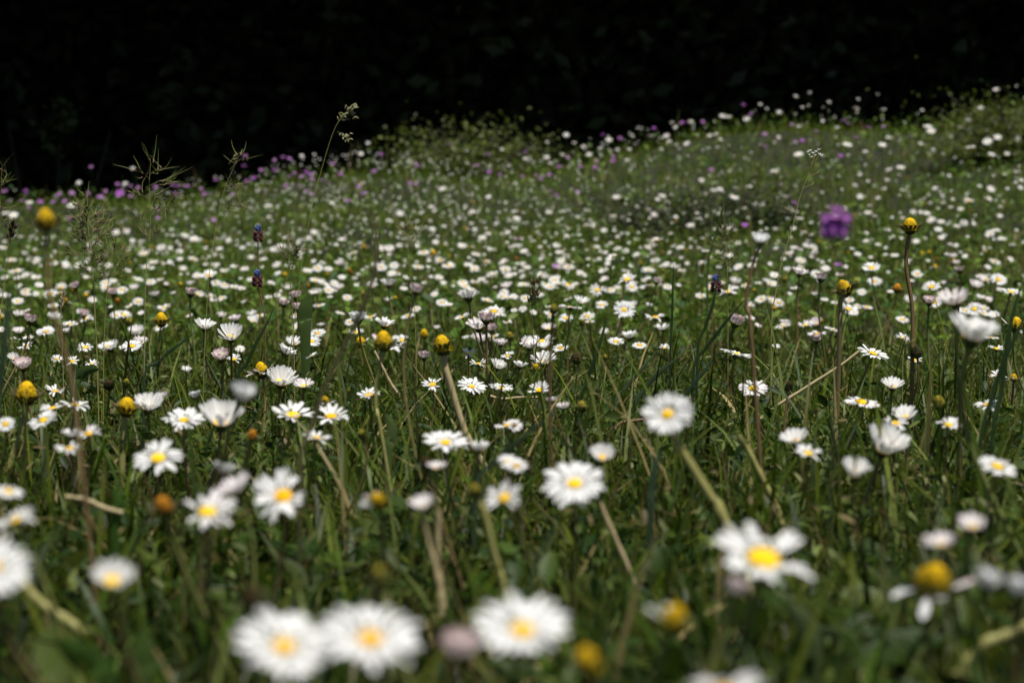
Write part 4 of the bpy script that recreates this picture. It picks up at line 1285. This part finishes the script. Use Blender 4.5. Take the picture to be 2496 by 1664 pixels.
# ------------------------------------------------------------------ single blades, straws and leaves that read on their own
def blade(label, d, path, wpx, col, d2=None, name="grass_blade", cat="grass blade", group="single long grass blades", fold=.25):
    """a broad blade through photo points (tip first); wpx its widest in photo pixels"""
    k = len(path)
    P = [list(at(px, py, d + ((d2 or d) - d) * i / max(1, k - 1))) for i, (px, py) in enumerate(path)]
    last = Vector(P[-1]); g_ = gz(last.x, last.y) - .003
    if last.z > g_: P.append([last.x, last.y + .004, g_])
    pts = smooth_path(P, 24); base = Vector(pts[-1])
    T = np.gradient(pts, axis=0); T /= np.linalg.norm(T, axis=1, keepdims=True)
    s = np.cross(T, np.array([0, 1, 0.15])); s /= np.linalg.norm(s, axis=1, keepdims=True) + 1e-9
    nn = np.cross(s, T)
    f = np.linspace(0, 1, 24)
    wv = wpx * d / FPX * .5 * np.minimum(1, (f / .45) ** .7 + .02) * (1 - .35 * f)
    if name == "broad_leaf": wv = wpx * d / FPX * .5 * np.sin(np.pi * np.clip(f * .93 + .03, 0, 1)) ** .7
    L_, C_, R2 = pts - s * wv[:, None] + nn * (wv * fold)[:, None], pts, pts + s * wv[:, None] + nn * (wv * fold)[:, None]
    mb = MB(); c = np.array(col)[None] * (0.9 + .2 * np.sin(f * 9))[:, None]
    mb.grid(np.stack([L_, C_, R2], 1) - np.array(base), c)
    o = link(name, mb.mesh(name, M_LEAF if name == "broad_leaf" else M_GRASS), None)
    o.location = base
    tag(o, label, cat, group)


def straw(label, d, path, rpx, m=M_STRAW, d2=None):
    k = len(path)
    P = [list(at(px, py, d + ((d2 or d) - d) * i / max(1, k - 1))) for i, (px, py) in enumerate(path)]
    pts = smooth_path(P, 20); base = Vector(pts[-1])
    mb = MB(); r = rpx * d / FPX
    mb.tube(pts - np.array(base), r * np.linspace(.85, 1.1, 20) * (1 + .12 * np.sin(np.arange(20) * 1.7)), 7)
    o = link("dry_straw", mb.mesh("dry_straw", m, colour=False), None); o.location = base
    tag(o, label, "straw", "dry straws lying in the grass")


GR, GD, GB, BR = (.06, .105, .025), (.035, .065, .022), (.05, .085, .045), (.12, .105, .05)
blade("broad blurred grass blade arching over at the upper centre", .95, [(852, 492), (890, 510), (912, 545), (918, 600), (908, 680), (880, 760), (830, 860), (790, 950), (755, 1050), (730, 1150)], 15, BR)
blade("broad blurred dark blade rising at the left edge below the seed spike", 1.0, [(22, 690), (18, 760), (8, 860), (-4, 960), (-18, 1100)], 20, GB)
blade("dark sharp blade slanting up right of the pinkish bud stem", 1.7, [(1752, 668), (1746, 700), (1735, 750), (1718, 800), (1700, 870)], 9, GD)
blade("long straight dark blade leaning right above the sharp cup, right third", 1.6, [(1820, 725), (1790, 760), (1765, 790), (1720, 850), (1690, 910)], 9, GD)
blade("upright thin dark blade between centre daisies and bud", 1.8, [(1642, 640), (1640, 700), (1638, 780), (1634, 860)], 7, GD)
blade("faint tall blurred blade leaning left behind the sharp pinkish bud", 3.0, [(1786, 440), (1770, 480), (1755, 530), (1740, 590), (1725, 660)], 7, GR)
blade("long pale green blade leaning right in the grass tuft, centre right", 1.75, [(1606, 850), (1580, 880), (1555, 910), (1530, 940), (1500, 990)], 13, (.10, .14, .06))
blade("shiny broad blade with a brown spot at the grass tuft's right", 1.7, [(1662, 868), (1630, 890), (1600, 915), (1575, 945), (1545, 1000)], 15, (.07, .11, .05))
blade("dark blade of the tuft rising left of the sharp cupped daisy", 1.7, [(1480, 768), (1470, 810), (1455, 860), (1430, 930), (1410, 1000)], 12, GD)
blade("long blade slanting right behind the left-leaning big daisy", 1.6, [(1750, 858), (1720, 900), (1695, 930), (1665, 975), (1640, 1030)], 12, GB)
blade("broad upright dark blade at the right edge among daisies", 1.35, [(2492, 690), (2476, 740), (2462, 800), (2450, 880), (2440, 960), (2420, 1060)], 16, GD)
blade("second dark blade at the right edge, leaning right", 1.35, [(2520, 720), (2490, 790), (2460, 850), (2440, 900), (2420, 960), (2390, 1080)], 14, GD)
blade("blurred pale blade crossing the stems below the dense centre pair", 1.0, [(1345, 1010), (1300, 1045), (1260, 1080), (1215, 1120), (1160, 1200)], 16, (.06, .09, .05))
blade("blurred upright blade left of the flat dense daisy, left foreground", .95, [(455, 1000), (462, 1060), (470, 1150), (478, 1260)], 13, GR)
blade("dark narrow blade leaning right below the white globe daisy, left", 1.7, [(668, 748), (650, 790), (622, 840), (600, 890), (580, 930)], 10, GD)
blade("long dark blade crossing the sharp cup on the left, leaning right", 1.6, [(480, 805), (450, 830), (415, 855), (385, 885), (350, 930)], 8, GB)
blade("pale dry blade lying across the dark lower left grass", .9, [(882, 1378), (840, 1392), (795, 1405), (750, 1422), (715, 1440)], 13, (.17, .19, .10))
blade("broad blurred blade near the bottom right, leaning left", .75, [(2310, 1340), (2340, 1400), (2362, 1460), (2385, 1540), (2400, 1640)], 24, GB)
blade("blurred blade right of the lone big bottom daisy", .70, [(1400, 1480), (1430, 1530), (1470, 1600), (1500, 1680)], 22, GR)
blade("blurred broad blade below the left-leaning big daisy's head", .95, [(1612, 1090), (1600, 1130), (1590, 1190), (1585, 1260)], 22, GB)
blade("upright mid-green broad leaf left of the cocksfoot foot, upper left", 2.1, [(752, 720), (748, 735), (744, 755), (742, 780), (744, 815)], 36, (.075, .12, .03), name="broad_leaf", cat="leaf", group="broad single leaves")
blade("pale oval leaf pointing up, left of the dense daisy by the diagonal stem", 1.3, [(938, 1008), (948, 1025), (956, 1045), (952, 1075), (946, 1100)], 25, (.11, .16, .05), name="broad_leaf", cat="leaf", group="broad single leaves")
blade("dark broad leaf lying behind the cupped daisies, left", 1.6, [(240, 900), (215, 902), (195, 912), (185, 925), (182, 950)], 30, GR, name="broad_leaf", cat="leaf", group="broad single leaves")
blade("blurred green leaf in the grass left of the orange cone, lower left", .95, [(275, 1190), (285, 1215), (290, 1240), (280, 1270)], 30, (.06, .13, .02), name="broad_leaf", cat="leaf", group="broad single leaves")
blade("blurred pale leaf below the big gappy daisy, lower right", .72, [(1915, 1460), (1945, 1495), (1970, 1530), (1985, 1580)], 52, (.12, .16, .06), name="broad_leaf", cat="leaf", group="broad single leaves")
blade("second blurred leaf spreading right below the big gappy daisy", .72, [(2075, 1560), (2035, 1540), (2000, 1545), (1975, 1575)], 34, (.11, .15, .055), name="broad_leaf", cat="leaf", group="broad single leaves")
blade("broad blurred green leaf at the bottom left corner", .62, [(140, 1560), (180, 1590), (220, 1620), (250, 1680)], 80, (.06, .12, .02), name="broad_leaf", cat="leaf", group="broad single leaves")
blade("broad blurred leaf at the bottom, left of the big daisy pair", .62, [(350, 1520), (350, 1570), (345, 1620), (345, 1690)], 60, (.07, .12, .025), name="broad_leaf", cat="leaf", group="broad single leaves")
straw("long pale dry straw leaning right below the open tilted daisy", 1.75, [(2096, 855), (2050, 890), (2000, 922), (1940, 960), (1880, 998), (1845, 1030)], 4.2)
straw("bent pale straw with a broken lower end, behind the lone bottom daisy", .85, [(1030, 1220), (1040, 1300), (1060, 1380), (1072, 1440), (1076, 1500)], 8.0)
straw("upright pale straw right beside a bent one, lower centre", .86, [(1070, 1240), (1068, 1340), (1074, 1420), (1082, 1480)], 7.5)
straw("brownish straw leaning right, right of the cupped foreground daisy", .95, [(1460, 1220), (1490, 1290), (1525, 1370), (1545, 1420), (1560, 1460)], 7.5)
straw("short tan straw lying left of the bottom left daisies", .95, [(160, 1210), (210, 1218), (255, 1238), (300, 1250)], 6.5)
straw("thick pale stalk stub rising at the lower right corner", .68, [(2378, 1520), (2380, 1570), (2372, 1640), (2360, 1700)], 12, M_OLIVE)
straw("thick tan stalk slanting into the lower right corner", .66, [(2520, 1520), (2450, 1550), (2400, 1570), (2340, 1640), (2310, 1700)], 16, M_OLIVE)
straw("blurred brown stalk at the lower left, below the edge daisy", .70, [(50, 1420), (100, 1470), (160, 1510), (210, 1545)], 13, M_OLIVE)
straw("olive stalk curving down right of the left-leaning daisy's stem", 1.15, [(1800, 1060), (1830, 1110), (1860, 1170), (1890, 1230), (1905, 1280)], 8.5, M_OLIVE)
straw("reddish curved straw lying left of the left-leaning big daisy", 1.5, [(1580, 1020), (1545, 1025), (1515, 1030), (1500, 1045)], 4, M_RED)
straw("thin tan straw lying level between the dense centre pair and small daisies", 1.8, [(1310, 968), (1270, 968), (1225, 972), (1195, 965)], 3.2)
straw("thin pale straw leaning right between yellow cones, centre left", 1.7, [(912, 855), (930, 890), (950, 930), (970, 960)], 4)

# ------------------------------------------------------------------ shrubs on the slope
def leaf_cloud(c, r, n, size, cols, seed, clumps=14, shell=.35, aspect=.55):
    rg = np.random.default_rng(seed)
    cc = rg.normal(0, .5, (clumps, 3)); cc /= np.maximum(1, np.linalg.norm(cc, axis=1, keepdims=True)); cc[:, 2] = np.abs(cc[:, 2]) * .9
    k = rg.integers(0, clumps, n)
    p = cc[k] + rg.normal(0, shell, (n, 3)) * rg.uniform(.6, 1.2, clumps)[k][:, None]
    p[:, 2] = np.maximum(p[:, 2], 0.0)
    P = np.array(c) + p * np.array(r)
    V, F, C = leaf_arrays(P, size, 1.2, cols, aspect)
    tone = np.repeat(rg.uniform(.75, 1.3, clumps)[k], 15)[:, None]
    return V, F, C * tone


def twigs(c, r, n, rad, seed):
    rg = random.Random(seed); mb = MB()
    for i in range(n):
        e = np.array([rg.uniform(-1, 1) * r[0], rg.uniform(-1, 1) * r[1], rg.uniform(.5, 1.35) * r[2]])
        mb.tube(smooth_path([[rg.uniform(-.05, .05), rg.uniform(-.05, .05), -.01], e * .5 + np.array([0, 0, .1 * r[2]]), e], 7), np.linspace(rad, rad * .3, 7), 5)
    return mb


def shrub(label, px, py, d, r, n, size, cols, seed, sprigs=10):
    p = at(px, py, d)
    base = Vector((p.x, p.y, gz(p.x, p.y)))
    o = root("shrub", base, label, "shrub", "low shrubs on the slope")
    link("twigs", twigs(base, r, sprigs, .004 * d / 6, seed).mesh("twigs", M_BARK, colour=False), o)
    V, F, C = leaf_cloud((0, 0, 0), r, n, size, cols, seed)
    rg = random.Random(seed); extra = []
    for i in range(sprigs):                           # leafy shoots sticking out of the top
        a = rg.uniform(-.9, .9); h = rg.uniform(.75, 1.08)
        t = np.linspace(.3, 1, 14)[:, None]
        P = np.array([[a * r[0] + rg.gauss(0, .01), rg.gauss(0, .4) * r[1], 0]]) + t * np.array([[rg.gauss(0, .12) * r[0], 0, h * r[2]]]) + rng.normal(0, .006, (14, 3))
        extra.append(leaf_arrays(P, size, 1.2, cols))
    V, F, C = join([(V, F, C)] + extra)
    link("foliage", big_mesh("foliage", V, F, M_BUSH, C, True), o)


LB = [[.12, .155, .025], [.08, .11, .02], [.12, .13, .04], [.055, .08, .018]]
DB = [[.030, .042, .016], [.045, .06, .02], [.05, .045, .025], [.025, .035, .016]]
shrub("pale green leafy shrub at the meadow's far edge, in front of the dark wood", 1165, 395, 8.6, (.25, .2, .165), 8500, (.010, .022), LB, 5, 16)
shrub("sparse dark twiggy shrub left behind the pale green one", 1040, 390, 9.1, (.14, .14, .24), 500, (.012, .024), [[.05, .06, .02], [.06, .07, .025]], 6, 12)
shrub("low dark heathy shrub among daisies, right of centre on the slope", 1690, 455, 6.0, (.24, .18, .11), 3800, (.008, .016), DB, 8, 14)
shrub("dark heathy shrub on the slope right of the low dark one", 1905, 440, 6.1, (.13, .13, .06), 1500, (.008, .016), DB, 9, 8)
shrub("bright green leafy shrub at the right edge of the ridge", 2460, 300, 7.6, (.2, .18, .16), 5200, (.010, .022), LB, 12, 12)
shrub("brownish low shrub left of centre on the slope, by the blue-tipped flower", 800, 560, 6.3, (.20, .15, .045), 1500, (.008, .016), [[.06, .05, .022], [.07, .075, .025], [.05, .035, .02]], 13, 8)

# ------------------------------------------------------------------ the shaded wood behind
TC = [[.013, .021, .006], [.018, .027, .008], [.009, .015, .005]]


def tree(x, y, h, r, seed, cols):
    rg = random.Random(seed)
    base = Vector((x, y, gz(x, y) - .05))
    o = root("tree", base, "dark shaded tree in the black wood behind the meadow", "tree", "trees of the dark wood")
    mb = MB()
    top = np.array([rg.uniform(-.4, .4), rg.uniform(-.4, .4), h * .8])
    tr = smooth_path([[0, 0, 0], [rg.uniform(-.15, .15), 0, h * .3], top * .75, top], 12)
    mb.tube(tr, np.linspace(.13, .03, 12) * h / 7, 9)
    for i in range(9):
        s = tr[rg.randint(2, 9)]; th = rg.uniform(0, 6.28); e = s + np.array([math.cos(th) * r * .8, math.sin(th) * r * .8, rg.uniform(-.2, .35) * r])
        mb.tube(smooth_path([s, (s + e) / 2 + np.array([0, 0, .2]), e], 7), np.linspace(.045, .01, 7) * h / 7, 6)
    link("trunk", mb.mesh("trunk", M_BARK, colour=False), o)
    rg2 = np.random.default_rng(seed)
    cc = rg2.normal(0, .5, (46, 3)); cc /= np.maximum(1, np.linalg.norm(cc, axis=1, keepdims=True)); cc[:, 2] = np.abs(cc[:, 2])
    k = rg2.integers(0, 46, 24000)
    P = (cc[k] + rg2.normal(0, .2, (24000, 3))) * np.array([r, r, h * .72]); P[:, 2] = np.abs(P[:, 2]) + h * .07
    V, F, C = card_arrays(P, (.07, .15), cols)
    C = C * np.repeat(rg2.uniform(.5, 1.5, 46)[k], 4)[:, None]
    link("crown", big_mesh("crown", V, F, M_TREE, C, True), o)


for i, (x, y, h, r) in enumerate([(-3.6, 14.4, 6.5, 2.0), (-1.5, 15.2, 7.5, 2.2), (.6, 14.6, 6.8, 2.0), (2.6, 15, 7.2, 2.1), (4.6, 14.4, 6.6, 2.0), (-5.6, 14.5, 7.0, 2.2), (6.6, 14.6, 7.2, 2.2),
                                  (-2.6, 17, 8, 2.4), (.2, 17.5, 8.4, 2.5), (3.2, 17.2, 8, 2.4)]):
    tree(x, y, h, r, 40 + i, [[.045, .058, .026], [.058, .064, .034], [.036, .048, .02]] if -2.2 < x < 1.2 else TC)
# a sapling whose pale leaves catch some light at the far left
p = at(120, 440, 11.0); base = Vector((p.x, p.y, gz(p.x, p.y)))
o = root("sapling", base, "faint sapling with a few pale drooping leaves in the dark wood, far left", "sapling")
link("twigs", twigs(base, (.3, .3, 1.1), 7, .012, 3).mesh("twigs", M_BARK, colour=False), o)
c0 = np.array(at(140, 310, 11.0)) - np.array(base)
link("foliage", big_mesh("foliage", *[(V, F, M_BUSH, C) for V, F, C in [card_arrays(c0 + rng.normal(0, 1, (60, 3)) * np.array([.05, .05, .07]), (.04, .08), [[.05, .07, .018]])]][0]), o)
# the wood's deeper mass: undergrowth, plus unseen canopy added to block sun and sky
parts = []
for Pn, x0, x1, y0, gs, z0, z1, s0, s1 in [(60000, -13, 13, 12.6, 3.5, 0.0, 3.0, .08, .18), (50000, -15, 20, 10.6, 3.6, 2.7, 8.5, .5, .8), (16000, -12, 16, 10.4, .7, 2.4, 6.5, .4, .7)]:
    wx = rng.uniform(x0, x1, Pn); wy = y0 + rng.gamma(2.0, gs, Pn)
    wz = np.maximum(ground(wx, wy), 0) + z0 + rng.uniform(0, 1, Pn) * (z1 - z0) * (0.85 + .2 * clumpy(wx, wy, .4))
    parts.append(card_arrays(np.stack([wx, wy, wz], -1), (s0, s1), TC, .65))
V, F, C = join(parts)
tag(link("woodland", big_mesh("woodland", V, F, M_TREE, C, True)), "dense black woodland mass behind the meadow, with unseen canopy added to shade it", "woodland", kind="stuff")
